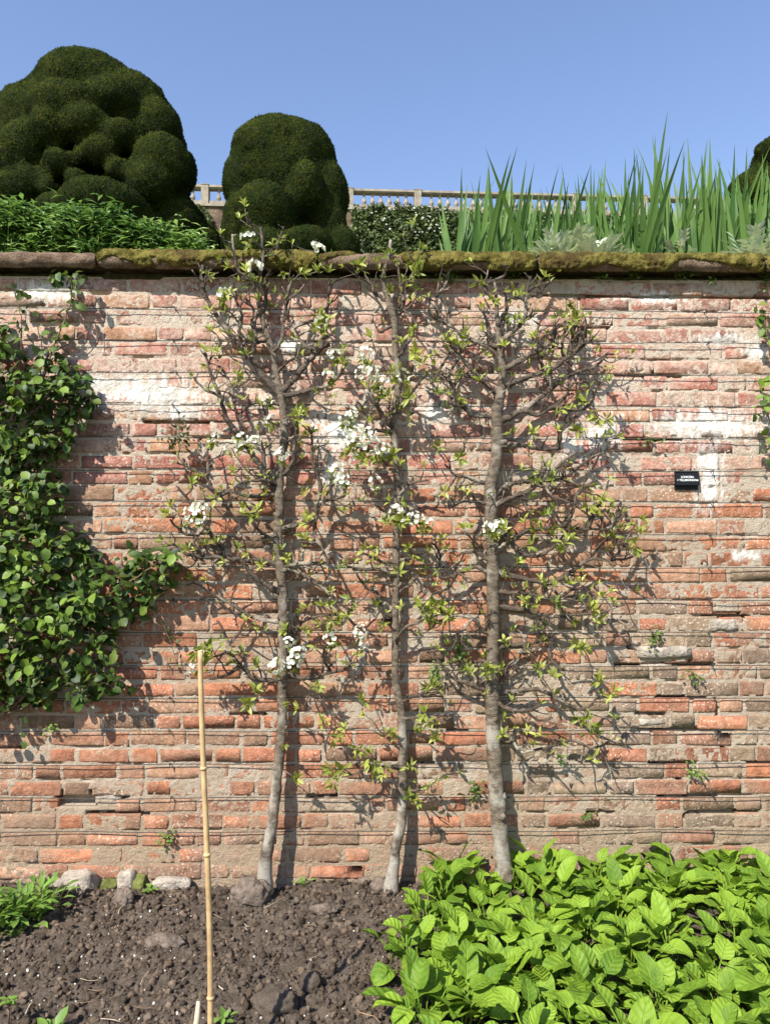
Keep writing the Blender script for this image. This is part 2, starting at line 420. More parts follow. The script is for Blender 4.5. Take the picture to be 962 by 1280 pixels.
# ------------------------------------------------------------------ leaf shapes
def prof(kind, v):
    if kind == 'lance': return max(0.0, math.sin(math.pi * v ** 0.85)) ** 0.8
    if kind == 'ovate':
        a = v ** 0.42 if v < 1 else 1
        return max(0.0, math.sin(math.pi * a ** 1.35)) ** 0.75
    if kind == 'round': return max(0.0, math.sin(math.pi * v ** 0.8)) ** 0.55
    if kind == 'broad': return (max(0.0, math.sin(math.pi * v ** 0.72)) ** 0.62) * (1 - 0.10 * v)
    if kind == 'sword': return min(1.0, 0.75 + 0.5 * v) * (1 - max(0.0, v - 0.45) ** 1.6 / 0.55 ** 1.6)
    if kind == 'petal': return max(0.0, math.sin(math.pi * v ** 1.25)) ** 0.6
    return 1
def leaf_into(mb, L, W, rows=5, kind='lance', fold=0.25, curl=0.4, wavy=0.0, half=1, Mx=None, col=None, twist=0.0, pet=0.0, seed=None):
    """leaf along +Y from the origin, face up (+Z)"""
    rr = random.Random(seed if seed is not None else rnd.random())
    us = [-1, 0, 1] if half == 1 else [-1, -0.5, 0, 0.5, 1]
    vs = []; uv = []; fs = []
    ang = 0.0; y = 0.0; z = 0.0; ds = L / rows
    ph = rr.uniform(0, 6)
    for i in range(rows + 1):
        v = i / rows
        wv = W * 0.5 * max(prof(kind, v), 0.04 if 0 < i < rows else 0.015)
        for u in us:
            wob = wavy * math.sin(ph + v * 11 + u * 2) * abs(u) * L
            x = u * wv * math.cos(fold * abs(u) * 0.6)
            zz = abs(u) * wv * fold + wob
            p = Vector((x, y - zz * math.sin(ang), z + zz * math.cos(ang)))
            if twist: p = Matrix.Rotation(twist * v, 3, 'Y') @ p
            vs.append(p + Vector((0, pet, 0))); uv.append((u * 0.5 + 0.5, v))
        ang -= curl / rows
        y += math.cos(ang) * ds; z += math.sin(ang) * ds
    n = len(us)
    for i in range(rows):
        for k in range(n - 1):
            a = i * n + k; fs.append([a, a + 1, a + 1 + n, a + n])
    if pet:
        k0 = len(vs); wd = W * 0.03
        vs += [Vector((-wd, 0, -wd)), Vector((wd, 0, -wd)), Vector((wd, pet, 0)), Vector((-wd, pet, 0))]
        uv += [(0.5, 0)] * 4; fs.append([k0, k0 + 1, k0 + 2, k0 + 3])
    if Mx is not None: vs = [Mx @ p for p in vs]
    mb.add(vs, fs, uv, col)

def leaf_meshes(name, mat, n, L, W, **kw):
    out = []
    for i in range(n):
        mb = MB()
        k = dict(kw); k['curl'] = kw.get('curl', 0.4) * rnd.uniform(0.4, 1.5); k['twist'] = rnd.uniform(-0.3, 0.3)
        leaf_into(mb, L * rnd.uniform(0.85, 1.15), W * rnd.uniform(0.85, 1.15), **k)
        out.append(mb.mesh(name, mat))
    return out

def orient(pos, ydir, nrm, s=1.0):
    y = Vector(ydir).normalized(); n = Vector(nrm); n = n - y * n.dot(y)
    if n.length < 1e-5: n = y.orthogonal()
    n.normalize(); x = y.cross(n)
    m = Matrix((x, y, n)).transposed().to_4x4()
    return Matrix.Translation(pos) @ m @ Matrix.Scale(s, 4)

def rv(a=1.0): return Vector((rnd.uniform(-a, a), rnd.uniform(-a, a), rnd.uniform(-a, a)))

# ================================================================== THE BRICK WALL
Z0 = PX(481, 1037).z - 3 * 0.0721; PITCH = 0.0721; ROWS = 37
WTOP = Z0 + ROWS * PITCH
ctop = PX(481, 315, 0.08).z; cbot = PX(481, 335, 0.08).z
wall = thing('brick_wall', (0, 0.1, 0), 'tall old red brick garden wall with limewash stains and mossy stone coping', 'wall')
HOLES = [(72, 989, 118, 1008), (770, 824, 797, 840), (862, 826, 884, 840), (882, 766, 925, 776)]
CRACKS = [(118, 989, 160, 989), (110, 1009, 185, 1009), (150, 992, 152, 1008), (770, 827, 890, 827), (820, 866, 880, 866), (885, 768, 935, 768), (812, 948, 868, 947),
          (823, 992, 895, 992), (870, 1013, 945, 1013), (795, 893, 830, 890), (800, 905, 915, 905), (895, 885, 905, 950), (935, 955, 962, 957),
          (785, 807, 800, 840), (180, 536, 260, 536), (680, 362, 962, 360), (770, 470, 850, 470), (780, 540, 850, 540), (700, 405, 760, 405),
          (130, 345, 200, 345), (30, 855, 70, 858), (0, 925, 30, 927), (560, 905, 582, 905), (500, 946, 540, 946), (385, 1002, 420, 1004),
          (290, 898, 330, 898), (250, 548, 300, 548), (735, 1014, 765, 1014), (835, 1030, 870, 1012), (680, 350, 684, 372), (845, 965, 860, 1000)]
def snap(z): return Z0 + round((z - Z0) / PITCH) * PITCH
hole_w = []
for a, b, c, d in HOLES:
    p = PX(a, b); q = PX(c, d); hole_w.append((p.x, q.x, q.z, p.z))
crack_w = []
for a, b, c, d in CRACKS:
    p = PX(a, b); q = PX(c, d)
    if abs(c - a) > abs(d - b) * 2:
        zc = snap((p.z + q.z) / 2) ; crack_w.append((p.x, zc, q.x, zc))
    else: crack_w.append((p.x, p.z, q.x, q.z))

def brick_mesh_geo(L, H, rr):
    """flat worn face, a narrow broken arris all round, straight sides into the wall"""
    i0 = rr.uniform(0.005, 0.011); i1 = rr.uniform(0.005, 0.008)
    us = [-L / 2, -L / 2 + i0, 0.0, L / 2 - i0, L / 2] if L > 0.16 else [-L / 2, -L / 2 + i0, L / 2 - i0, L / 2]
    ws_ = [-H / 2, -H / 2 + i1, H / 2 - i1, H / 2]
    vs = []; fs = []; n = len(us); m = len(ws_)
    tilt = rr.uniform(-0.012, 0.012); sag = rr.uniform(-0.0015, 0.003)
    chip = [(rr.random() < 0.28) * rr.uniform(0.005, 0.014) for _ in range(4)]
    for j, z in enumerate(ws_):
        for i, x in enumerate(us):
            y = rr.uniform(-0.0010, 0.0010) + tilt * z + (sag if 0 < i < n - 1 and 0 < j < m - 1 else 0)
            ei = i in (0, n - 1); ej = j in (0, m - 1)
            if ei or ej: y += rr.uniform(0.0010, 0.0032)
            if ei: x += rr.uniform(-0.003, 0.003)
            if ej: z += rr.uniform(-0.0026, 0.0026)
            elif not ei: z += rr.uniform(-0.002, 0.002)
            if ei and ej:
                c = chip[(i > 0) * 2 + (j > 0)]; x -= math.copysign(c, x); z -= math.copysign(c * 0.5, z); y += c * 0.35
            vs.append((x, y, z))
    for j in range(m - 1):
        for i in range(n - 1):
            q = j * n + i; fs.append([q, q + 1, q + 1 + n, q + n])
    loop = list(range(n)) + [n * j + n - 1 for j in range(1, m)] + [n * (m - 1) + i for i in range(n - 2, -1, -1)] + [n * j for j in range(m - 2, 0, -1)]
    o = len(vs)
    for i in loop: vs.append((vs[i][0] * 0.99, 0.06, vs[i][2] * 0.98))
    k = len(loop)
    for q in range(k): fs.append([loop[(q + 1) % k], loop[q], o + q, o + (q + 1) % k])
    return vs, fs
def flat_sides(me):
    me.polygons.foreach_set('use_smooth', [p.normal.y < -0.6 for p in me.polygons]); me.update(); return me

br = random.Random(5)
GEO = {'S': [brick_mesh_geo(0.228, 0.0600, br) for _ in range(36)], 'H': [brick_mesh_geo(0.109, 0.0600, br) for _ in range(20)]}
MESH = {k: [] for k in GEO}
for k in GEO:
    for vs, fs in GEO[k]:
        mb = MB(); mb.add(vs, fs); MESH[k].append(flat_sides(mb.mesh('brick', M['brick_obj'])))
PAL_LOW = [(0.43, 0.185, 0.105), (0.40, 0.185, 0.11), (0.37, 0.175, 0.11), (0.31, 0.165, 0.11), (0.27, 0.175, 0.12), (0.37, 0.22, 0.145), (0.42, 0.25, 0.17), (0.39, 0.165, 0.10)]
PAL_UP = [(0.40, 0.185, 0.145), (0.37, 0.155, 0.12), (0.42, 0.23, 0.18), (0.34, 0.145, 0.115), (0.40, 0.225, 0.14), (0.42, 0.28, 0.215), (0.30, 0.15, 0.12)]
PAL_GREY = [(0.26, 0.195, 0.14), (0.31, 0.235, 0.165), (0.22, 0.165, 0.125), (0.33, 0.18, 0.125), (0.36, 0.16, 0.10)]
CLIMB = [(-160, 380), (0, 395), (30, 432), (75, 440), (108, 468), (118, 500), (98, 530), (82, 560), (76, 600), (88, 650), (110, 682), (135, 700), (160, 690), (190, 676),
         (215, 688), (222, 718), (202, 748), (175, 772), (140, 785), (150, 830), (160, 862), (130, 872), (80, 872), (30, 880), (0, 885), (-160, 880)]
bricks = []
for r in range(ROWS):
    zc = Z0 + (r + 0.5) * PITCH
    x = -3.0 - br.uniform(0, 0.3); last = 'S'
    while x < 3.0:
        if r > 33: t = 'S' if br.random() < 0.75 else 'H'
        else:
            t = ('H' if br.random() < 0.80 else 'S') if last == 'S' else ('S' if br.random() < 0.88 else 'H')
        L = (0.228 if t == 'S' else 0.109) * br.uniform(0.95, 1.04)
        xc = x + L / 2
        x += L + br.uniform(0.008, 0.016); last = t
        if any(h[0] < xc < h[1] and h[2] < zc < h[3] for h in hole_w): continue
        g = fbm2(np.array([xc * 0.9 + 3]), np.array([zc * 1.4]), 3, 3)[0]
        if xc > 0.75 and zc < 1.2 and br.random() < 0.62: pal = PAL_GREY
        elif g > 0.60 and zc < 1.7 and br.random() < 0.6: pal = PAL_GREY
        elif zc > 1.72: pal = PAL_UP
        else: pal = PAL_LOW
        c = Vector(br.choice(pal)) * br.uniform(0.76, 1.10)
        yj = br.gauss(0, 0.0008)
        if br.random() < 0.03: yj += br.uniform(0.002, 0.005)
        bricks.append([t, xc, zc + br.uniform(-0.0015, 0.0015), L, c, yj, br.uniform(-0.012, 0.012), br.randrange(len(GEO[t]))])
half_w = 481 * scale_at(0)
def bshow(b):
    t, xc, zc, L = b[:4]
    if abs(xc) > half_w - 0.05: return 0
    px = 481 + xc / scale_at(0); py = 672 - (zc - 1.5) / scale_at(0)
    if inpoly(px, py, CLIMB): return 0.01
    if py > 1070 and px > 480: return 0.01
    s = L
    for tx, wd in ((352, 90), (494, 50), (630, 120)):
        if abs(px - tx) < wd and py < 900: s *= 0.8
    return s
order = sorted(range(len(bricks)), key=lambda i: -bshow(bricks[i]))
solo = set(order[:300]); rest = MB()
for i, (t, xc, zc, L, c, yj, ry, k) in enumerate(bricks):
    nl = 0.228 if t == 'S' else 0.109
    Mx = Matrix.Translation((xc, yj, zc)) @ Matrix.Rotation(ry, 4, 'Y') @ Matrix.Diagonal((L / nl, 1, 1, 1))
    if i in solo:
        o = put('brick', MESH[t][k], wall, Mx); o.color = (*c, 1)
    else:
        vs, fs = GEO[t][k]; rest.add([Mx @ Vector(p) for p in vs], fs, None, tuple(c))
o = rest.build('brick_remainder', M['brick_tint'], wall); flat_sides(o.data); o['kind'] = 'stuff'

# mortar: one rough sheet between and in places over the bricks
def mortar():
    xs = np.concatenate([np.linspace(-3.1, -1.85, 60)[:-1], np.arange(-1.85, 1.85, 0.0068), np.linspace(1.855, 3.1, 60)])
    zs = np.arange(Z0 - 0.12, WTOP + 0.01, 0.0066)
    X, Z = np.meshgrid(xs, zs)
    fine = fbm2(X * 70, Z * 70, 3, 21) - 0.5
    med = fbm2(X * 22, Z * 26, 4, 31) - 0.5
    big = fbm2(X * 3.0, Z * 4.2, 4, 41) - 0.5
    up = np.clip((Z - 1.55) / 0.7, 0, 1)
    low = np.clip((0.16 - (Z - Z0)) / 0.16, 0, 1)
    Y = 0.0026 - fine * 0.0062 - med * 0.0030
    smear = np.clip((big + 0.11 * up + med * 0.6 + fine * 0.3 + 0.38 * low - 0.31) * 6, 0, 1)
    Y = Y - smear * (0.0036 + med * 0.003)
    # joints washed out here and there, most often just under a course
    fr = ((Z - Z0) / PITCH) % 1.0
    bed = np.exp(-((np.minimum(fr, 1 - fr)) * PITCH / 0.0055) ** 2)
    wsh = np.clip((vn2(X * 5.5, np.round((Z - Z0) / PITCH) * 3.7, 51) - 0.70) * 7, 0, 1) * np.clip((vn2(X * 23, Z * 8, 57) - 0.3) * 4, 0, 1)
    Y = Y + bed * wsh * 0.016
    for a, b, c, d in crack_w:
        jz = (fbm2(X * 30, Z * 0 + a * 10, 2, 61) - 0.5) * 0.012
        L2 = (c - a) ** 2 + (d - b) ** 2 + 1e-9
        t = np.clip(((X - a) * (c - a) + (Z - b) * (d - b)) / L2, 0, 1)
        ds = np.hypot(X - (a + t * (c - a)), Z + jz - (b + t * (d - b)))
        Y = np.where(ds < 0.0085, 0.055, Y)
    for a, b, c, d in hole_w:
        ins = (X > a - 0.01) & (X < b + 0.01) & (Z > c - 0.004) & (Z < d + 0.004)
        Y = np.where(ins, 0.055 + fine * 0.02, Y)
    ny, nx = X.shape
    V = np.stack([X, Y, Z], -1).reshape(-1, 3)
    a = (np.arange(ny - 1)[:, None] * nx + np.arange(nx - 1)[None]).ravel()
    Fq = np.stack([a, a + 1, a + 1 + nx, a + nx], -1)
    return np_mesh('mortar', V, Fq, M['mortar'])
put('mortar', mortar(), wall)
mb = MB(); box(mb, -3.1, 3.1, 0.075, 0.42, Z0 - 0.2, cbot + 0.03); mb.build('wall_core', M['core'], wall, smooth=False)

# coping stones and their moss
cj = [-3.1, PX(128, 330).x - 1.0, PX(128, 330).x, PX(398, 330).x, PX(667, 330).x, PX(945, 330).x, 2.65, 3.1]
def coping(x0, x1, seed, moss_amt):
    nx = max(6, int((x1 - x0) / 0.012)); g = 0.005
    H = ctop - cbot
    prof_pts = [(0.12, cbot + 0.020), (-0.03, cbot + 0.018), (-0.058, cbot)]
    for k in range(11):
        a = -math.pi * 0.40 + k / 10 * math.pi * 0.90
        prof_pts.append((-0.045 - 0.04 * math.cos(a), cbot + H * 0.5 + H * 0.5 * math.sin(a)))
    prof_pts += [(0.02, ctop + 0.003), (0.08, ctop + 0.006), (0.16, ctop + 0.010), (0.26, ctop + 0.012), (0.36, ctop + 0.010), (0.43, ctop)]
    P = np.array(prof_pts); m = len(P)
    T = np.gradient(P, axis=0); Nn = np.stack([-T[:, 1], T[:, 0]], -1); Nn /= np.linalg.norm(Nn, axis=1)[:, None] + 1e-9
    xs = np.linspace(x0 + g, x1 - g, nx)
    X = np.repeat(xs[:, None], m, 1)
    arc = np.concatenate([[0], np.cumsum(np.hypot(*np.diff(P, axis=0).T))])
    A = np.repeat(arc[None], nx, 0)
    e = np.minimum(X - x0, x1 - X); rnde = np.clip(1 - e / 0.03, 0, 1) ** 2 * 0.018
    disp = (fbm2(X * 9, A * 9 + seed * 3, 4, seed) - 0.5) * 0.018 + (fbm2(X * 45, A * 45, 3, seed + 4) - 0.5) * 0.008 - rnde
    def pts(off): return np.stack([X, P[None, :, 0] + Nn[None, :, 0] * off, P[None, :, 1] + Nn[None, :, 1] * off], -1).reshape(-1, 3)
    a = (np.arange(nx - 1)[:, None] * m + np.arange(m - 1)[None]).ravel()
    Fq = np.stack([a, a + m, a + m + 1, a + 1], -1)
    V = pts(disp)
    caps = []
    me = np_mesh('coping_stone', V, Fq, M['coping'])
    st = put('coping_stone', me, wall)
    # closed ends
    for base in (0, (nx - 1) * m):
        mb = MB(); mb.add([tuple(V[base + i]) for i in range(m)], [list(range(m))]); mb.build('end_face', M['coping'], st, smooth=False)
    if moss_amt > 0:
        # finer cushion sheet
        nx2 = int((x1 - x0) / 0.006); pf = np.linspace(4.0, m - 2.0, 46)
        Pi = np.stack([np.interp(pf, np.arange(m), P[:, k]) for k in (0, 1)], -1); Ni = np.stack([np.interp(pf, np.arange(m), Nn[:, k]) for k in (0, 1)], -1)
        xs2 = np.linspace(x0 + g, x1 - g, nx2); X2 = np.repeat(xs2[:, None], 46, 1); A2 = np.repeat(np.interp(pf, np.arange(m), arc)[None], nx2, 0)
        e2 = np.minimum(X2 - x0, x1 - X2)
        base = (fbm2(X2 * 9, A2 * 9 + seed * 3, 4, seed) - 0.5) * 0.018 - np.clip(1 - e2 / 0.03, 0, 1) ** 2 * 0.018
        wd, wi = worley2(X2 * 55, A2 * 55, seed + 7)
        lum = (1 - np.clip(wd, 0, 1)) * 0.009 + (fbm2(X2 * 120, A2 * 120, 2, seed + 5) - 0.5) * 0.010
        cover = fbm2(X2 * 5.0, A2 * 11, 4, seed + 8) + moss_amt + 0.10 * np.clip((A2 - arc[5]) / 0.05, -1, 1)
        hgt = np.clip((cover - 0.62) * 10, -0.8, 1)
        off = base + hgt * 0.009 + np.where(hgt > 0, lum, -0.01)
        V2 = np.stack([X2, Pi[None, :, 0] + Ni[None, :, 0] * off, Pi[None, :, 1] + Ni[None, :, 1] * off], -1).reshape(-1, 3)
        keep = (hgt > -0.3)
        a = np.arange(nx2 - 1)[:, None] * 46 + np.arange(45)[None]
        kk = (keep[:-1, :-1] | keep[1:, 1:]).ravel(); a = a.ravel()[kk]
        mo = put('moss', np_mesh('moss', V2, np.stack([a, a + 46, a + 47, a + 1], -1), M['moss']), st); mo['kind'] = 'stuff'
for i in range(len(cj) - 1):
    coping(cj[i], cj[i + 1], 100 + i * 13, [0.0, 0.0, 0.25, 0.11, 0.20, 0.2, 0.2][i])

# training wires on vine eyes
eyes = [PX(p, 600).x for p in (-115, 217, 551, 885, 1215)]
wire_m = []
for k in range(17):
    z = Z0 + 3 * PITCH + k * 2 * PITCH + rnd.uniform(-0.004, 0.004)
    pts = []
    for i in range(33):
        x = -2.9 + 5.8 * i / 32
        pts.append((x, -0.017 - 0.004 * math.sin(i * 1.3 + k), z + 0.0025 * math.sin(i * 0.9 + k * 2)))
    mb = MB(); tube(mb, pts, [0.0019] * len(pts), 5)
    wo_ = mb.build('training_wire', M['metal'], wall)
    for x in eyes:
        xx = x + rnd.uniform(-0.012, 0.012)
        mb = MB()
        tube(mb, [(xx, 0.02, z - 0.003), (xx, -0.020, z + 0.001)], [0.0028, 0.0022], 5)
        tube(mb, [(xx + 0.004 * math.cos(a), -0.019, z + 0.004 + 0.005 * math.sin(a)) for a in [i * math.pi / 3 for i in range(7)]], [0.0018] * 7, 4)
        tube(mb, [(xx, -0.020, z), (xx + rnd.uniform(-0.008, 0.008), -0.022, z - rnd.uniform(0.008, 0.03))], [0.0022, 0.0012], 4)
        mb.build('vine_eye', M['rust'], wo_)

# broken rubble bricks and the pale slab on the right
def rough_block(x0, x1, z0, z1, y0, rr, d=0.06, n=(5, 3)):
    vs = []; fs = []
    for j in range(n[1] + 1):
        for i in range(n[0] + 1):
            e = (i in (0, n[0])) or (j in (0, n[1]))
            vs.append((x0 + (x1 - x0) * i / n[0] + rr.uniform(-0.004, 0.004), y0 + rr.uniform(-0.005, 0.004) + (0.006 if e else 0), z0 + (z1 - z0) * j / n[1] + rr.uniform(-0.004, 0.004)))
    k = n[0] + 1
    for j in range(n[1]):
        for i in range(n[0]): a = j * k + i; fs.append([a, a + 1, a + 1 + k, a + k])
    loop = list(range(k)) + [k * j + n[0] for j in range(1, n[1] + 1)] + [k * n[1] + i for i in range(n[0] - 1, -1, -1)] + [k * j for j in range(n[1] - 1, 0, -1)]
    o = len(vs)
    for i in loop: vs.append((vs[i][0], y0 + d, vs[i][2]))
    for q in range(len(loop)): fs.append([loop[(q + 1) % len(loop)], loop[q], o + q, o + (q + 1) % len(loop)])
    return vs, fs
for (a, b, c, d, y0) in ((797, 808, 862, 822, -0.016), (800, 829, 840, 842, 0.004), (888, 774, 921, 789, -0.006), (118, 992, 150, 1007, 0.002), (798, 898, 830, 907, -0.004)):
    p = PX(a, d); q = PX(c, b); mb = MB(); mb.add(*rough_block(p.x, q.x, p.z, q.z, y0, br))
    tag(mb.build('rubble_brick', M['greystone'], wall), 'pale grey patching stone let into the brickwork')

# ================================================================== SOIL
def soil_h(X, Y):
    h = (fbm2(X * 2.2, Y * 2.2, 3, 71) - 0.5) * 0.07
    wd, wi = worley2(X * 9, Y * 9, 73); h = h + (0.55 - np.clip(wd, 0, 1)) * 0.030 * wi
    wd, wi = worley2(X * 24 + 0.6 * vn2(X * 30, Y * 30, 5), Y * 24 + 0.6 * vn2(X * 30, Y * 30, 6), 75); h = h + (0.6 - np.clip(wd, 0, 1)) * 0.016 * (0.25 + wi)
    wd, wi = worley2(X * 62 + 0.8 * vn2(X * 70, Y * 70, 5), Y * 62 + 0.8 * vn2(X * 70, Y * 70, 8), 77); h = h + (0.6 - np.clip(wd, 0, 1)) * 0.0085 * (0.3 + wi)
    h = h + (fbm2(X * 90, Y * 90, 3, 79) - 0.5) * 0.016
    h = h + 0.035 * np.exp(-((X + 0.16) / 0.16) ** 2 - ((Y + 0.06) / 0.12) ** 2) - 0.02 * np.exp(-((Y) / 0.10) ** 2)
    return h - 0.012
def soil_z(x, y): return float(soil_h(np.array([[x]]), np.array([[y]]))[0, 0])
xs = np.concatenate([np.linspace(-4, -1.95, 60)[:-1], np.arange(-1.95, 0.35, 0.0055), np.linspace(0.356, 4, 220)])
ys = np.concatenate([np.linspace(-5.0, -1.25, 90)[:-1], np.arange(-1.25, 0.03, 0.0055)])
X, Y = np.meshgrid(xs, ys); Z = soil_h(X, Y); ny, nx = X.shape
a = (np.arange(ny - 1)[:, None] * nx + np.arange(nx - 1)[None]).ravel()
tag(put('soil', np_mesh('soil', np.stack([X, Y, Z], -1).reshape(-1, 3), np.stack([a, a + 1, a + 1 + nx, a + nx], -1), M['soil'])), kind='structure')
mb = MB(); g = 60
mb.add([(-g, -g, -0.16), (g, -g, -0.16), (g, 0.3, -0.16), (-g, 0.3, -0.16)], [[0, 1, 2, 3]])
tag(mb.build('ground', M['grass'], smooth=False), kind='structure')

def ico(sub=0):
    import bmesh
    bm = bmesh.new(); bmesh.ops.create_icosphere(bm, subdivisions=sub + 1, radius=1.0)
    v = np.array([q.co[:] for q in bm.verts]); f = np.array([[q.index for q in k.verts] for k in bm.faces]); bm.free(); return v, f
IC = [ico(0), ico(1)]
def lumps(n, area, size, tints, sub_big=0.009, seed=1, sink=0.3):
    rs = np.random.RandomState(seed); Vs = []; Fs = []; Cs = []; off = 0
    for _ in range(n):
        x = rs.uniform(*area[0]); y = rs.uniform(*area[1]); s = size[0] * (size[1] / size[0]) ** (rs.rand() ** 2.4)
        v, f = IC[1 if s > sub_big else 0]
        vv = v * (1 + rs.uniform(-0.42, 0.42, (len(v), 1))) * rs.uniform(0.6, 1.25, 3) * s
        q = Euler(rs.uniform(0, 6, 3)).to_matrix(); vv = vv @ np.array(q)
        z = soil_z(x, y) if s > 0.006 else None
        Vs.append((vv, x, y, s)); Fs.append(f + off); off += len(v)
        t = tints[rs.randint(len(tints))]; Cs.append(np.repeat(np.array([t]) * rs.uniform(0.75, 1.25), len(v), 0))
    xx = np.array([q[1] for q in Vs]); yy = np.array([q[2] for q in Vs]); zz = soil_h(xx, yy)
    V = np.concatenate([q[0] + np.array([q[1], q[2], zz[i] + q[3] * sink]) for i, q in enumerate(Vs)])
    return V, np.concatenate(Fs), np.concatenate(Cs)
V, Fq, C = lumps(22000, ((-1.95, 0.35), (-1.3, -0.015)), (0.0018, 0.013), [(1, 1, 1), (0.7, 0.67, 0.63), (1.25, 1.2, 1.15), (1.6, 1.5, 1.4)], seed=3)
o = put('soil_clods', np_mesh('soil_clods', V, Fq, M['clod'], smooth=False, col=C)); tag(o, kind='stuff')
V, Fq, C = lumps(260, ((-1.9, 0.3), (-1.2, -0.03)), (0.0028, 0.006), [(1, 1, 1)], seed=8, sink=0.6)
o = put('pale_grit', np_mesh('pale_grit', V, Fq, simple('pale_grit', (0.62, 0.58, 0.5), 0.8), smooth=True)); tag(o, kind='stuff')
mb = MB()
for _ in range(85):
    x = rnd.uniform(-1.8, 0.25); y = rnd.uniform(-1.1, -0.05); a = rnd.uniform(0, 6.28); L = rnd.uniform(0.025, 0.10)
    p = []
    for i in range(4):
        t = i / 3; px_, py_ = x + math.cos(a) * L * t, y + math.sin(a) * L * t; a += rnd.uniform(-0.25, 0.25)
        p.append((px_, py_, soil_z(px_, py_) + 0.006 + rnd.uniform(0, 0.006)))
    zmax = max(q[2] for q in p); p = [(q[0], q[1], 0.5 * q[2] + 0.5 * zmax) for q in p]
    tube(mb, p, [rnd.uniform(0.0008, 0.0022)] * 4, 4, col=rnd.choice([(1, 1, 1), (0.5, 0.42, 0.36), (0.75, 0.6, 0.5)]))
tag(mb.build('straw_litter', simple('straw', (0.42, 0.34, 0.24), 0.9, tint=True)), kind='stuff')

def ground_px(px, py):         # soil point seen at a pixel
    v = ROT @ Vector(((px - 481.0) / F, -(py - 640.0) / F, -1.0))
    t = -CAM.z / v.z; p = CAM + v * t
    return Vector((p.x, p.y, soil_z(p.x, p.y)))
def stone(name, px, py, wpx, hpx, label, cat, mat, seed, flat=1.0):
    g = ground_px(px, py)
    if g.y > -0.02: g.y = -0.02
    s = scale_at(g.y); rs = np.random.RandomState(seed)
    v, f = ico(2); 
    n = np.zeros(len(v))
    if 'lump' in name:
        v, f = ico(3); q = v * 2.3 + seed
        v = v * (0.72 + 0.55 * fbm2(q[:, 0] + q[:, 2] * 0.7, q[:, 1] - q[:, 2] * 0.6, 3, seed)[:, None] + 0.25 * (fbm2(q[:, 0] * 5, q[:, 1] * 5 + q[:, 2] * 4, 2, seed + 1)[:, None] - 0.5))
    for k in range(7 if 'lump' not in name else 0):
        dd = rs.normal(size=3); dd /= np.linalg.norm(dd); t = v @ dd; lim = rs.uniform(0.55, 0.85)
        v = v - np.outer(np.clip(t - lim, 0, None), dd)
    v = v * (1 + 0.22 * (fbm2(v[:, 0] * 3 + seed, v[:, 1] * 3 + v[:, 2] * 2, 3, seed)[:, None] - 0.5)) * (1 + rs.uniform(-0.03, 0.03, (len(v), 1)))
    if 'lump' not in name:
        q = np.sign(v) * np.abs(v) ** 0.6; q = q / np.abs(q).max(); v = q * (1 + 0.18 * (fbm2(v[:, 0] * 4 + seed, v[:, 1] * 3 - v[:, 2] * 4, 3, seed + 2)[:, None] - 0.5)); ca, sa = math.cos(seed), math.sin(seed) * 0.3
        v = v @ np.array([[math.cos(sa), 0, math.sin(sa)], [0, 1, 0], [-math.sin(sa), 0, math.cos(sa)]])
    v = v * np.array([wpx * s * 0.56, min(wpx, hpx) * s * 0.5 * flat, hpx * s * 0.56])
    v = v + np.array([g.x, g.y, g.z + hpx * s * 0.26])
    o = put(name, np_mesh(name, v, f, mat, smooth=False)); tag(o, label, cat); return o
ST = M['greystone']; CL = simple('dry_clod', (0.165, 0.128, 0.10), 0.97, 30, 0.4, 0.01, 0.1)
MS = simple('mossy_stone', (0.13, 0.14, 0.04), 0.97, 20, 0.5, 0.01, 0.1)
stone('stone', 104, 1102, 42, 32, 'large pale squarish stone at the foot of the wall', 'stone', ST, 1)
stone('stone', 161, 1100, 24, 26, 'pale upright stone with moss beside it at the wall foot', 'stone', ST, 2)
stone('stone', 69, 1102, 24, 14, 'low grey stone just left of the large pale stone', 'stone', ST, 3)
stone('mossy_stone', 181, 1092, 20, 18, 'dark green mossy stone tucked beneath the lowest bricks', 'stone', MS, 4)
stone('mossy_stone', 141, 1098, 18, 14, 'small mossy stone between two pale stones under the wall', 'stone', MS, 5)
stone('soil_lump', 312, 1122, 46, 34, 'biggest pale dry earth lump left of the first trunk', 'clod', CL, 6)
stone('soil_lump', 155, 1128, 22, 24, 'knobbly pale earth lump below the upright stone', 'clod', CL, 7)
stone('soil_lump', 206, 1182, 40, 18, 'flat pale earth lump in the middle of the left soil', 'clod', CL, 8)
stone('soil_lump', 405, 1142, 30, 12, 'flat broken pale lump between the first two trunks', 'clod', CL, 10)
stone('soil_lump', 473, 1112, 20, 16, 'pale round lump at the foot of the middle trunk', 'clod', CL, 11)
stone('soil_lump', 455, 1105, 16, 12, 'small pale lump a little left of the middle trunk', 'clod', CL, 12)
stone('soil_lump', 345, 1262, 50, 32, 'large dark earth mound right of the bamboo cane', 'clod', M['soil'], 14)
stone('soil_lump', 388, 1238, 26, 24, 'dark upright clod right of the earth mound', 'clod', M['soil'], 15)
stone('stone', 215, 1104, 44, 16, 'flat buff stone lying against the wall foot', 'stone', ST, 16)

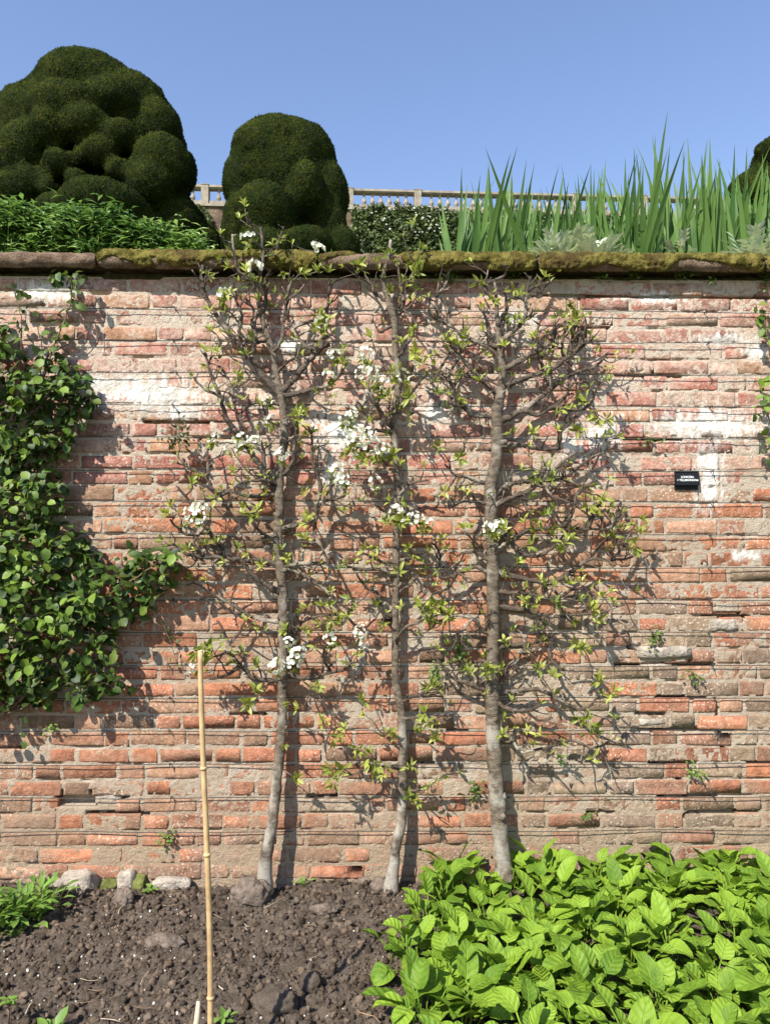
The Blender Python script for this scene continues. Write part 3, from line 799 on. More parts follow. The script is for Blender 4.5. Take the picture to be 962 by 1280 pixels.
# ================================================================== PEAR TREES
def pear_cluster(n, L, seed, tight=1.0):
    rr = random.Random(seed); mb = MB()
    for i in range(n):
        a = i * 2.4 + rr.uniform(-0.4, 0.4); tilt = rr.uniform(0.15, 1.15) * tight
        Mx = Matrix.Rotation(a, 4, 'Z') @ Matrix.Rotation(math.pi / 2 - tilt, 4, 'X') @ Matrix.Translation((0, rr.uniform(0.002, 0.012), 0))
        l = L * rr.uniform(0.55, 1.15)
        leaf_into(mb, l, l * rr.uniform(0.30, 0.42), 4, 'lance', fold=rr.uniform(0.25, 0.7), curl=rr.uniform(-0.3, 0.9), Mx=Mx, seed=rr.random(), twist=rr.uniform(-0.5, 0.5))
    return mb.mesh('leaf_cluster', M['pearleaf'])
PC = [pear_cluster(rnd.choice([4, 5, 6, 7]), 0.046, 200 + i) for i in range(12)] + [pear_cluster(3, 0.036, 300 + i, 0.6) for i in range(6)]
def dense_bunch():
    rr = random.Random(778); mb = MB()
    for i in range(95):
        p = Vector((rr.gauss(0, 0.032), rr.gauss(0, 0.040), rr.gauss(0, 0.018)))
        leaf_into(mb, rr.uniform(0.018, 0.032), rr.uniform(0.010, 0.016), 3, 'lance', 0.3, 0.5, Mx=orient(p, rv(1), Vector((rr.uniform(-.6, .6), rr.uniform(-.3, .9), 1))), seed=i)
    return mb.mesh('leaf_cluster', M['rosetteleaf'])
DENSE = dense_bunch()
def flower_into(mb, Mx, rr, d=0.028):
    for k in range(5):
        Mp = Mx @ Matrix.Rotation(k * 2 * math.pi / 5 + rr.uniform(-0.15, 0.15), 4, 'Z') @ Matrix.Rotation(rr.uniform(0.15, 0.6), 4, 'X')
        leaf_into(mb, d * 0.52, d * 0.50, 3, 'petal', fold=0.2, curl=-0.5, Mx=Mp, seed=rr.random())
def blossom(n, rad, seed):
    rr = random.Random(seed); mb = MB()
    for i in range(n):
        z = rr.uniform(0.0, 1.0); a = i * 2.4
        d = Vector((math.sqrt(1 - z * z) * math.cos(a), math.sqrt(1 - z * z) * math.sin(a), z))
        Mx = Matrix.Translation(d * rad * rr.uniform(0.6, 1.0) * rad / rad) @ frame_to(d + rv(0.3), rr.uniform(0, 6)).to_4x4()
        flower_into(mb, Mx, rr, rr.uniform(0.022, 0.031))
    return mb.mesh('blossom_cluster', M['petal'])
BC = [blossom(rnd.choice([8, 10, 12]), 0.030, 400 + i) for i in range(6)] + [blossom(5, 0.020, 450 + i) for i in range(3)]

def pear_tree(label, trunk, branches, blooms, leaves, seed, spur_gap, leaf_p, leaf_cap, small=0.5):
    """trunk: (px, py, depth, radius px); branches: (pixel polyline, r0 px, r1 px)"""
    rr = random.Random(seed); K = scale_at(0)
    b0 = PX(trunk[0][0], trunk[0][1], trunk[0][2])
    t = thing('pear_tree', (b0.x, b0.y, 0), label, 'tree', 'pear trees trained on the wall')
    pts = [PX(a, b, d) for a, b, d, r in trunk]
    cm = catmull(pts, 0.02)
    # radius along the curve by height
    zz = [p.z for p in pts][::1]; rads = [r * K * 0.87 for a, b, d, r in trunk]
    order = np.argsort(zz)
    rad = [float(np.interp(p.z, np.array(zz)[order], np.array(rads)[order])) * rr.uniform(0.93, 1.09) for p in cm]
    # root flare
    for i, p in enumerate(cm):
        if p.z < 0.10: rad[i] *= 1 + 0.35 * (0.10 - p.z) / 0.10
    cm = [p + Vector((rr.uniform(-1, 1), rr.uniform(-1, 1), 0)) * 0.0016 for p in cm]
    mb = MB(); tube(mb, cm, rad, 12, jit=0.06)
    # knuckles of old cuts
    for _ in range(10):
        i = rr.randrange(8, len(cm) - 2); d = Vector((rr.uniform(-1, 1), -abs(rr.uniform(0.1, 1)), rr.uniform(-0.1, 0.5))).normalized()
        tube(mb, [cm[i], cm[i] + d * rad[i] * rr.uniform(1.1, 1.7)], [rad[i] * 0.75, rad[i] * 0.35], 7, jit=0.1)
    mb.build('trunk', M['bark'], t)
    def depth_at(p):
        q = min(cm, key=lambda c: (c - p).length); return -q.y
    tips = []; 
    for (poly, r0, r1) in branches:
        p0 = PX(poly[0][0], poly[0][1], 0.05); d0 = depth_at(p0)
        q = min(cm, key=lambda c: abs(c.x - p0.x) + abs(c.z - p0.z))
        near = math.hypot(q.x - p0.x, q.z - p0.z) < 0.05
        if not near: d0 = rr.uniform(0.05, 0.11)
        d1 = rr.uniform(0.03, 0.17)
        n = len(poly); P = [PX(a, b, d0 + (d1 - d0) * i / (n - 1) + (rr.uniform(-0.012, 0.012) if 0 < i else 0)) for i, (a, b) in enumerate(poly)]
        if near: P[0] = Vector((q.x, q.y, P[0].z))
        c = catmull(P, 0.013)
        c = [c[0]] + [p + Vector((rr.uniform(-1, 1), rr.uniform(-1, 1), rr.uniform(-1, 1))) * 0.0028 for p in c[1:]]
        m = len(c); r0 *= 1.15; ra = [max((r0 + (r1 - r0) * (i / (m - 1)) ** 0.8) * K * rr.uniform(0.85, 1.2), 0.0016) for i in range(m)]
        mb = MB(); tube(mb, c, ra, 7, jit=0.08)
        tips.append((c[-1], (c[-1] - c[-3]).normalized() if m > 3 else Vector((0, 0, 1))))
        # fruiting spurs and twigs
        s = rr.uniform(0.01, spur_gap); acc = 0.0
        for i in range(1, m - 1):
            acc += (c[i] - c[i - 1]).length
            if acc < s: continue
            acc = 0; s = spur_gap * rr.uniform(0.5, 1.5)
            tang = (c[i + 1] - c[i - 1]).normalized()
            side = Vector((-tang.z, 0, tang.x)) * rr.choice([-1, 1])
            d = (side * rr.uniform(0.4, 1.0) + tang * rr.uniform(-0.1, 0.7) + Vector((0, -rr.uniform(-0.2, 0.9), rr.uniform(0.0, 0.6)))).normalized()
            L = rr.choice([0.02, 0.03, 0.04, 0.06, 0.085, 0.12]) * rr.uniform(0.8, 1.2)
            tw(mb, c[i], d, L, min(ra[i] * 0.7, 0.0042), rr, tips, 0)
        mb.build('branch', M['twig'], t)
    # leaves and blossom at the tips
    rr.shuffle(tips); n = 0
    for p, d in tips:
        if n >= leaf_cap: break
        if rr.random() > leaf_p or p.y > -0.008: continue
        dd = d * 0.6 + Vector((rr.uniform(-.5, .5), -0.45, 0.45 + rr.uniform(-.4, .4)))
        tinyl = rr.random() < small
        me = rr.choice(PC[12:] if tinyl else PC[:12])
        s = rr.uniform(0.55, 0.95) if tinyl else rr.uniform(0.6, 1.05)
        put('leaf_cluster', me, t, Matrix.Translation(p) @ frame_to(dd, rr.uniform(0, 6)).to_4x4() @ Matrix.Scale(s, 4)); n += 1
    extra = MB(); used = False
    for (a, b, dep, s, *k) in leaves:
        p = PX(a, b, dep); used = True
        q = min([x[0] for x in tips] + cm[::4], key=lambda c: (c - p).length)
        mid = (p + q) / 2 + Vector((rr.uniform(-1, 1), 0, rr.uniform(-1, 0.5))) * 0.012
        tube(extra, catmull([q, mid, p], 0.015), [0.0022] * len(catmull([q, mid, p], 0.015)), 5)
        if k: put('leaf_cluster', DENSE, t, Matrix.Translation(p) @ frame_to(Vector((0, -1, 0.3))).to_4x4() @ Matrix.Scale(s, 4)); continue
        for j in range(rr.choice([1, 2, 2])):
            d = Vector((rr.uniform(-.8, .8), -0.6, rr.uniform(-.5, .9)))
            put('leaf_cluster', rr.choice(PC[:12]), t, Matrix.Translation(p + rv(0.014)) @ frame_to(d, rr.uniform(0, 6)).to_4x4() @ Matrix.Scale(s * rr.uniform(0.85, 1.15), 4))
    for (a, b, s) in blooms:
        p = PX(a, b, rr.uniform(0.12, 0.19)); used = True
        q = min([x[0] for x in tips] + cm[::4], key=lambda c: (c - p).length)
        cc = catmull([q, (p + q) / 2 + Vector((0, 0, -0.008)), p], 0.015)
        tube(extra, cc, [0.0022] * len(cc), 5)
        me = rr.choice(BC[:6] if s > 0.7 else BC[6:]); ss = (s if s > 0.7 else s * 1.4) * 1.25
        put('blossom_cluster', me, t, Matrix.Translation(p) @ frame_to(Vector((rr.uniform(-.4, .4), -1, 0.5)), rr.uniform(0, 6)).to_4x4() @ Matrix.Scale(ss, 4))
        for j in range(rr.choice([1, 2])):
            put('leaf_cluster', rr.choice(PC[:12]), t, Matrix.Translation(p + Vector((0, 0.012, -0.012))) @ frame_to(Vector((rr.uniform(-.7, .7), -0.5, -0.5)), rr.uniform(0, 6)).to_4x4() @ Matrix.Scale(rr.uniform(0.7, 1.0), 4))
    if used: extra.build('spur_twigs', M['twig'], t)['kind'] = 'stuff'
    return t

def tw(mb, p, d, L, r, rr, tips, lev):
    n = max(3, int(L / 0.011)); pts = [Vector(p)]; ra = [r]
    d = Vector(d)
    for i in range(n):
        d = (d + Vector((rr.uniform(-1, 1), rr.uniform(-0.8, 0.8), rr.uniform(-0.8, 1.0))) * 0.28).normalized()
        nx = pts[-1] + d * (L / n)
        if nx.y > -0.012: nx.y = -0.012; d.y = -abs(d.y)
        if nx.y < -0.19: d.y = abs(d.y) * 0.5
        pts.append(nx); ra.append(max(r * (1 - 0.55 * (i + 1) / n), 0.0013) * rr.uniform(0.9, 1.25))
    ra[-1] *= 1.25
    tube(mb, pts, ra, 5, jit=0.1)
    tips.append((pts[-1], d))
    if lev < 2 and L > 0.035:
        for _ in range(rr.choice([0, 1, 1, 2])):
            i = rr.randrange(1, len(pts) - 1)
            dd = (d + Vector((rr.uniform(-1, 1), rr.uniform(-0.9, 0.4), rr.uniform(-0.5, 1)))).normalized()
            tw(mb, pts[i], dd, L * rr.uniform(0.35, 0.7), ra[i] * 0.75, rr, tips, lev + 1)

T1 = [(330, 1118, 0.105, 9.5), (332, 1074, 0.10, 9.0), (339, 1039, 0.092, 7.6), (346, 979, 0.075, 7.2), (351, 926, 0.062, 7.2), (353, 893, 0.058, 7.0), (353, 857, 0.056, 7.2),
      (354, 821, 0.056, 7.2), (354, 775, 0.056, 7.0), (353, 736, 0.056, 7.0), (350, 703, 0.057, 7.2), (347, 677, 0.057, 7.0), (349, 646, 0.057, 6.8), (349, 617, 0.057, 6.8),
      (350, 588, 0.058, 6.4), (355, 552, 0.06, 5.8), (354, 513, 0.06, 5.6), (351, 496, 0.06, 6.0), (345, 467, 0.062, 5.0), (342, 441, 0.064, 4.4), (336, 425, 0.066, 4.0),
      (327, 394, 0.07, 3.8), (322, 371, 0.075, 3.3), (320, 348, 0.08, 3.0)]
B1 = [([(346, 493), (335, 477), (317, 454), (304, 438), (289, 420), (273, 397), (260, 376), (254, 360), (252, 345), (254, 332)], 4.0, 1.6),
      ([(254, 360), (260, 342), (268, 334), (281, 327)], 2.0, 1.2), ([(317, 441), (320, 420), (315, 405), (317, 389), (307, 373)], 2.4, 1.2),
      ([(302, 438), (299, 415), (302, 394), (291, 366)], 2.2, 1.2), ([(354, 493), (361, 480), (377, 462), (390, 446), (400, 436), (413, 431)], 4.0, 2.6),
      ([(400, 436), (407, 418), (406, 402), (410, 380), (412, 350)], 2.8, 1.3), ([(390, 438), (377, 428), (369, 412), (367, 400)], 2.2, 1.4),
      ([(367, 410), (380, 404), (393, 400)], 2.0, 1.6), ([(359, 496), (377, 490), (398, 485), (413, 480), (424, 470), (429, 459)], 3.4, 1.5),
      ([(346, 506), (338, 502), (325, 503), (312, 505)], 2.6, 1.5), ([(293, 536), (284, 526), (278, 508), (276, 496), (258, 488), (242, 472)], 3.0, 1.2),
      ([(293, 503), (290, 488), (281, 467), (274, 457)], 2.6, 1.6), ([(343, 620), (338, 607), (328, 586), (315, 568), (304, 549), (293, 536)], 3.6, 3.0),
      ([(276, 496), (268, 478), (262, 462), (256, 440)], 2.2, 1.2),
      ([(341, 614), (332, 586), (329, 562), (322, 539)], 2.8, 1.4), ([(346, 596), (361, 586), (367, 573), (369, 557), (377, 547)], 2.8, 1.5), ([(369, 557), (372, 540), (370, 524)], 1.8, 1.1),
      ([(356, 662), (372, 656), (385, 653), (395, 645), (395, 632), (406, 626), (424, 623), (432, 617), (425, 606)], 3.4, 1.3), ([(395, 645), (393, 666), (406, 692), (410, 706)], 2.6, 1.4),
      ([(398, 625), (400, 604), (391, 578), (390, 534)], 2.6, 1.2), ([(341, 617), (312, 620), (289, 614), (270, 622), (255, 628)], 3.2, 1.6),
      ([(289, 614), (268, 614), (257, 596), (239, 586), (221, 578)], 2.8, 1.2), ([(260, 594), (259, 568), (262, 556)], 1.8, 1.1), ([(338, 607), (330, 600), (299, 604)], 2.4, 1.4),
      ([(356, 709), (330, 701), (302, 700), (281, 695), (276, 682), (263, 666), (252, 655)], 3.8, 2.2), ([(281, 695), (255, 697), (234, 692), (216, 679)], 2.8, 1.2),
      ([(276, 692), (260, 680), (242, 666), (234, 656)], 2.2, 1.1), ([(242, 668), (229, 666), (219, 656), (213, 648)], 2.0, 1.1), ([(255, 705), (248, 692), (242, 679)], 1.8, 1.1),
      ([(245, 635), (237, 627), (221, 607)], 1.8, 1.1), ([(346, 744), (330, 729), (315, 718), (304, 703), (296, 696)], 3.6, 2.6),
      ([(341, 778), (317, 772), (292, 757), (271, 745), (241, 727)], 2.8, 1.2), ([(348, 851), (320, 848), (305, 836), (292, 821), (286, 806), (277, 784), (271, 775)], 3.4, 1.3),
      ([(300, 830), (292, 839), (277, 846), (262, 848)], 2.2, 1.1), ([(292, 820), (283, 816), (268, 821)], 1.9, 1.1), ([(286, 806), (298, 792), (306, 776)], 1.9, 1.1),
      ([(359, 842), (383, 848), (413, 840), (431, 836), (440, 821)], 3.2, 1.4), ([(362, 818), (368, 793), (377, 778), (395, 771), (416, 769)], 2.8, 1.3),
      ([(356, 709), (377, 718), (401, 733), (425, 754), (440, 765)], 3.0, 1.4), ([(356, 708), (372, 705), (406, 704)], 2.8, 1.8), ([(343, 327), (348, 306), (354, 283)], 1.9, 1.4),
      ([(327, 394), (333, 371), (331, 352), (336, 340), (343, 327)], 2.8, 1.9), ([(331, 352), (329, 329), (326, 285)], 2.4, 1.5), ([(320, 348), (312, 350), (299, 340), (293, 319), (291, 293)], 2.4, 1.4),
      ([(342, 441), (352, 425), (354, 400), (359, 378), (362, 355), (376, 348)], 2.6, 1.3), ([(345, 467), (360, 452), (372, 446)], 2, 1.2), ([(413, 840), (404, 820), (408, 805)], 1.8, 1.1),
      ([(336, 425), (318, 428), (300, 418), (286, 424)], 2.2, 1.1), ([(347, 677), (330, 668), (318, 655), (312, 632)], 2.4, 1.2), ([(312, 505), (300, 520), (306, 536)], 1.6, 1.0)]
BL1 = [(311, 299, 0.9), (319, 337, 1.05), (396, 314, 0.95), (278, 366, 0.6), (301, 551, 0.85), (318, 553, 0.9), (352, 570, 0.85), (240, 642, 0.95), (254, 637, 0.95), (266, 548, 0.65),
       (345, 834, 0.95), (371, 819, 1.15), (360, 803, 0.8), (415, 797, 0.85), (450, 791, 0.75), (453, 806, 0.75), (243, 834, 0.6), (420, 590, 1.0), (428, 600, 0.95), (402, 405, 0.7), (418, 445, 0.8), (335, 500, 0.55), (338, 525, 0.6), (247, 648, 0.9), (275, 374, 0.6), (432, 525, 0.7), (366, 830, 0.9), (290, 560, 0.7), (246, 636, 0.8), (410, 470, 0.7)]
LF1 = [(222, 545, 0.10, 0.95, 1), (310, 880, 0.15, 1.15), (320, 868, 0.14, 1.0), (372, 890, 0.14, 1.0), (366, 880, 0.12, 0.9), (372, 975, 0.10, 0.9), (430, 915, 0.16, 1.0), (412, 922, 0.14, 1.0), (450, 880, 0.15, 0.9), (405, 905, 0.12, 0.9),
       (265, 820, 0.15, 1.2), (246, 816, 0.16, 1.2), (258, 812, 0.16, 1.1), (415, 775, 0.16, 1.1), (430, 770, 0.15, 1.1), (440, 750, 0.14, 1.0), (408, 760, 0.13, 0.9), (300, 640, 0.12, 0.9), (320, 640, 0.13, 1.0), (330, 705, 0.15, 0.9), (350, 690, 0.15, 0.9),
       (412, 398, 0.15, 1.1), (400, 395, 0.15, 1.0), (385, 545, 0.1, 0.9), (376, 510, 0.12, 0.9), (250, 595, 0.12, 1.0), (216, 640, 0.12, 1.0), (262, 455, 0.1, 0.9), (272, 445, 0.1, 0.9), (300, 475, 0.1, 0.8), (430, 440, 0.12, 1.0), (405, 620, 0.1, 0.9),
       (395, 340, 0.14, 0.9), (410, 345, 0.14, 0.9), (380, 790, 0.1, 0.9), (290, 820, 0.12, 0.9), (360, 700, 0.14, 0.8), (355, 935, 0.10, 0.7)]
pear_tree('left of three wall trained pear trees, trunk bowed at the foot beside a pale lump', T1, B1, BL1, LF1, 21, 0.027, 0.50, 230)

T2 = [(488, 1116, 0.10, 8.5), (492, 1076, 0.092, 7.4), (496, 1050, 0.082, 7.0), (502, 1026, 0.07, 6.6), (503, 993, 0.06, 6.4), (503, 963, 0.056, 6.2), (503, 928, 0.054, 6.0), (502, 895, 0.053, 6.0), (497, 868, 0.053, 6.2),
      (494, 851, 0.053, 5.6), (494, 808, 0.053, 5.3), (494, 777, 0.053, 5.2), (494, 746, 0.053, 5.0), (495, 716, 0.053, 5.2), (495, 683, 0.053, 5.4), (497, 642, 0.053, 5.2), (497, 610, 0.053, 5.0), (494, 570, 0.053, 5.0),
      (492, 534, 0.053, 5.2), (494, 511, 0.053, 5.0), (497, 487, 0.053, 4.8), (497, 459, 0.055, 4.8), (494, 431, 0.057, 5.0), (493, 405, 0.06, 5.2), (489, 387, 0.063, 5.6), (481, 363, 0.068, 3.8), (479, 342, 0.073, 3.2), (486, 321, 0.078, 2.6), (488, 300, 0.082, 2.0)]
B2 = [([(489, 385), (499, 392), (504, 377), (508, 356), (520, 335), (530, 319)], 2.6, 1.2), ([(504, 377), (499, 350), (497, 325)], 2.2, 1.2), ([(486, 380), (469, 366), (457, 345), (452, 335)], 2.4, 1.2),
      ([(497, 448), (504, 438), (513, 424), (520, 417)], 2.2, 1.2), ([(492, 534), (485, 530), (476, 516), (466, 499), (460, 485)], 2.6, 1.3), ([(492, 540), (470, 538), (459, 541), (457, 518), (447, 501)], 2.6, 1.2),
      ([(494, 746), (502, 737), (514, 731)], 2.0, 1.3), ([(495, 720), (489, 720), (478, 713), (450, 712), (430, 706)], 2.6, 1.2), ([(495, 702), (479, 702), (464, 696), (450, 690)], 2.4, 1.2),
      ([(495, 702), (512, 698), (519, 694), (532, 690)], 2.4, 1.2), ([(497, 621), (506, 610), (516, 604), (535, 600)], 2.0, 1.1), ([(494, 772), (487, 770), (477, 764), (473, 743), (458, 735), (450, 725), (445, 715)], 2.4, 1.2),
      ([(494, 808), (498, 795), (508, 783), (525, 777), (541, 771), (552, 765)], 2.2, 1.2), ([(500, 878), (516, 870), (531, 866), (542, 857)], 2.2, 1.1), ([(502, 899), (520, 896), (531, 895), (545, 902)], 2.4, 1.2),
      ([(503, 962), (483, 956), (466, 958), (455, 962), (440, 968)], 2.6, 1.2), ([(503, 992), (531, 984), (553, 969), (573, 965)], 2.2, 1.2), ([(494, 570), (480, 562), (468, 565), (452, 556)], 2.4, 1.2),
      ([(497, 459), (480, 452), (470, 440), (465, 425)], 2.0, 1.1), ([(495, 660), (512, 652), (524, 655)], 2.2, 1.3), ([(495, 655), (482, 640), (470, 632)], 1.8, 1.1), ([(493, 405), (475, 415), (468, 402)], 2.0, 1.1),
      ([(497, 487), (512, 492), (522, 480), (530, 470)], 1.8, 1.1), ([(494, 511), (507, 520), (519, 514)], 1.8, 1.1), ([(503, 928), (490, 915), (478, 920)], 1.8, 1.1), ([(489, 385), (505, 388), (515, 380), (522, 366)], 1.9, 1.1)]
BL2 = [(455, 443, 0.9), (453, 470, 0.95), (477, 478, 0.85), (447, 546, 1.15), (460, 556, 1.1), (438, 555, 0.8), (478, 562, 0.85), (495, 641, 0.9), (519, 649, 0.85), (505, 646, 0.7), (447, 575, 0.8), (470, 604, 0.7), (466, 466, 0.8), (505, 470, 0.7), (440, 520, 0.75), (535, 652, 0.6), (462, 545, 0.9), (432, 560, 0.8)]
LF2 = [(465, 945, 0.14, 1.1), (472, 955, 0.15, 1.1), (430, 962, 0.16, 1.15), (418, 975, 0.15, 1.1), (450, 935, 0.14, 1.0), (480, 965, 0.14, 0.95), (415, 960, 0.15, 1.0), (540, 905, 0.15, 1.1), (528, 895, 0.15, 1.05), (545, 920, 0.14, 1.0), (520, 905, 0.13, 0.9), (512, 955, 0.12, 0.8),
       (470, 330, 0.13, 1.0), (450, 335, 0.13, 1.0), (520, 330, 0.14, 1.1), (515, 345, 0.14, 1.0), (530, 345, 0.13, 1.0), (525, 315, 0.13, 1.0), (500, 330, 0.13, 0.9), (460, 460, 0.14, 1.0), (470, 490, 0.15, 1.0), (500, 475, 0.14, 1.0), (480, 500, 0.15, 1.0),
       (510, 500, 0.14, 1.1), (490, 570, 0.15, 1.0), (470, 575, 0.15, 1.1), (455, 570, 0.15, 1.1), (440, 565, 0.14, 1.0), (500, 655, 0.16, 1.1), (485, 655, 0.16, 1.1), (525, 665, 0.15, 1.1), (460, 690, 0.12, 0.9), (515, 690, 0.12, 0.8), (530, 760, 0.15, 1.1), (545, 755, 0.15, 1.1), (540, 780, 0.14, 1.0), (535, 855, 0.14, 0.9), (520, 440, 0.12, 1.1), (530, 455, 0.12, 1.1), (545, 490, 0.1, 0.9)]
pear_tree('slim middle pear tree against the wall, pale foot and leafy top', T2, B2, BL2, LF2, 33, 0.030, 0.52, 180)

T3 = [(630, 1100, 0.085, 12.5), (627, 1062, 0.08, 11.5), (621, 998, 0.074, 10.8), (618, 953, 0.07, 10.2), (615, 906, 0.068, 9.8), (615, 870, 0.066, 9.8), (615, 836, 0.066, 9.0), (616, 787, 0.066, 8.8), (616, 732, 0.066, 8.6), (616, 693, 0.066, 8.4),
      (613, 661, 0.066, 8.2), (613, 635, 0.066, 8.8), (613, 606, 0.066, 8.4), (620, 574, 0.068, 8.6), (621, 548, 0.07, 8.2), (621, 516, 0.072, 8.6), (625, 490, 0.075, 6.6), (628, 467, 0.078, 6.0), (626, 445, 0.082, 5.2), (624, 428, 0.085, 4.6), (622, 405, 0.09, 3.4), (620, 380, 0.095, 2.6), (618, 350, 0.10, 2.0)]
B3 = [([(625, 428), (642, 414), (656, 394), (657, 372), (662, 346)], 3.4, 1.4), ([(628, 425), (648, 408), (660, 396), (667, 388)], 2.6, 1.3), ([(625, 433), (612, 430), (610, 405), (605, 394), (596, 380)], 3.0, 1.2),
      ([(614, 408), (628, 394), (633, 386), (630, 365)], 2.8, 1.3), ([(631, 452), (614, 436), (597, 428), (577, 417), (558, 405), (549, 397)], 3.2, 1.4), ([(628, 462), (640, 456), (659, 445), (678, 435), (690, 422), (692, 403)], 3.4, 1.6),
      ([(626, 485), (636, 481), (662, 470), (690, 462), (704, 450), (720, 439), (726, 417)], 3.4, 1.8), ([(704, 450), (702, 432), (706, 412)], 2.2, 1.4), ([(712, 445), (714, 425), (716, 405)], 2.0, 1.3), ([(720, 439), (722, 420), (722, 400)], 2.0, 1.3), ([(690, 440), (692, 425), (698, 405)], 2.0, 1.3),
      ([(715, 442), (730, 430), (732, 408)], 2.0, 1.2), ([(625, 525), (633, 523), (653, 512), (670, 501), (684, 490), (685, 478), (678, 462), (676, 445)], 4.4, 1.6), ([(684, 490), (704, 473), (726, 464), (746, 456), (760, 440)], 3.0, 1.3),
      ([(653, 512), (673, 518), (690, 509), (720, 512), (737, 506), (746, 484), (749, 476)], 3.4, 1.3), ([(617, 520), (611, 520), (591, 518), (575, 506), (562, 504), (566, 484), (560, 470), (572, 450)], 3.8, 1.8),
      ([(620, 508), (617, 490), (605, 478), (583, 470), (566, 467)], 3.2, 1.5), ([(605, 478), (586, 459), (576, 447), (569, 439), (560, 425)], 2.8, 1.3), ([(572, 450), (577, 430), (577, 417)], 2.2, 1.3), ([(562, 440), (545, 470), (538, 480)], 1.8, 1.1),
      ([(662, 366), (670, 369), (687, 349), (694, 335)], 2.0, 1.1), ([(549, 397), (545, 375), (558, 352), (562, 335)], 2.2, 1.2), ([(558, 405), (538, 394), (536, 372)], 1.8, 1.1), ([(620, 558), (649, 556), (671, 561), (697, 561)], 3.8, 2.0), ([(697, 561), (700, 545), (702, 532), (723, 519)], 2.6, 1.2),
      ([(618, 635), (639, 622), (661, 613), (681, 597), (700, 580), (718, 566)], 3.6, 1.4), ([(613, 632), (623, 613), (645, 603), (674, 601), (703, 597), (732, 577), (755, 564), (768, 558)], 3.2, 1.3), ([(618, 690), (642, 674), (655, 664), (681, 661), (703, 658), (729, 661), (758, 661), (784, 655)], 3.4, 1.2),
      ([(620, 668), (636, 674), (652, 693), (678, 693), (697, 677), (710, 664)], 3.2, 1.4), ([(618, 712), (629, 716), (649, 722), (684, 729), (703, 722), (736, 700), (765, 700), (787, 697), (797, 687)], 3.6, 1.2), ([(616, 706), (600, 693), (584, 690), (570, 695)], 2.8, 1.3),
      ([(612, 722), (594, 709), (571, 716), (552, 722), (549, 693), (539, 677)], 2.8, 1.2), ([(612, 606), (587, 597), (568, 593), (555, 580)], 2.6, 1.2), ([(612, 631), (584, 626), (566, 632)], 2.6, 1.2), ([(617, 812), (646, 806), (673, 803), (690, 795)], 3.0, 1.5), ([(646, 815), (666, 814), (677, 803)], 2.0, 1.3),
      ([(686, 806), (688, 823), (700, 835), (708, 838)], 2.2, 1.2), ([(617, 872), (633, 886), (656, 888), (674, 882)], 3.0, 1.4), ([(618, 868), (650, 863), (676, 863), (696, 873), (713, 883), (730, 886), (746, 873), (763, 870)], 3.0, 1.2), ([(618, 860), (630, 848), (633, 833), (646, 823)], 2.4, 1.2),
      ([(618, 758), (656, 763), (686, 770), (726, 768), (753, 765), (783, 753)], 3.4, 1.2), ([(616, 740), (650, 742), (690, 748), (716, 736)], 2.8, 1.2), ([(612, 790), (605, 790), (590, 773), (567, 770), (548, 776)], 2.8, 1.2), ([(612, 866), (580, 853), (563, 846), (547, 826), (540, 810)], 2.8, 1.2), ([(620, 900), (640, 925), (652, 940), (700, 930)], 2.4, 1.2),
      ([(700, 930), (715, 925), (740, 935), (760, 928)], 1.8, 1.1), ([(735, 660), (742, 640), (755, 620), (760, 600)], 2.2, 1.1), ([(703, 658), (715, 640), (722, 615), (745, 600)], 2.2, 1.1), ([(736, 700), (750, 680), (762, 672)], 2.0, 1.1), ([(726, 768), (740, 750), (760, 740)], 1.8, 1.1), ([(684, 729), (700, 745), (722, 742)], 2.0, 1.1),
      ([(690, 509), (705, 498), (715, 480), (735, 478)], 2.0, 1.2), ([(678, 435), (670, 420), (676, 400)], 1.8, 1.1), ([(700, 580), (706, 600), (724, 606)], 1.8, 1.1), ([(758, 661), (772, 645), (780, 630)], 1.7, 1.1), ([(765, 700), (780, 680), (790, 660)], 1.7, 1.1), ([(571, 716), (560, 735), (540, 742)], 1.8, 1.1),
      ([(590, 773), (575, 790), (560, 795)], 1.8, 1.1), ([(674, 601), (690, 620), (712, 628)], 2.0, 1.1), ([(615, 836), (600, 825), (588, 835)], 2.0, 1.2), ([(656, 888), (672, 900), (690, 898)], 1.8, 1.1), ([(620, 380), (606, 360), (610, 338)], 1.8, 1.1), ([(621, 350), (632, 342), (628, 330)], 1.5, 1.0)]
BL3 = [(612, 661, 0.85), (623, 659, 0.85)]
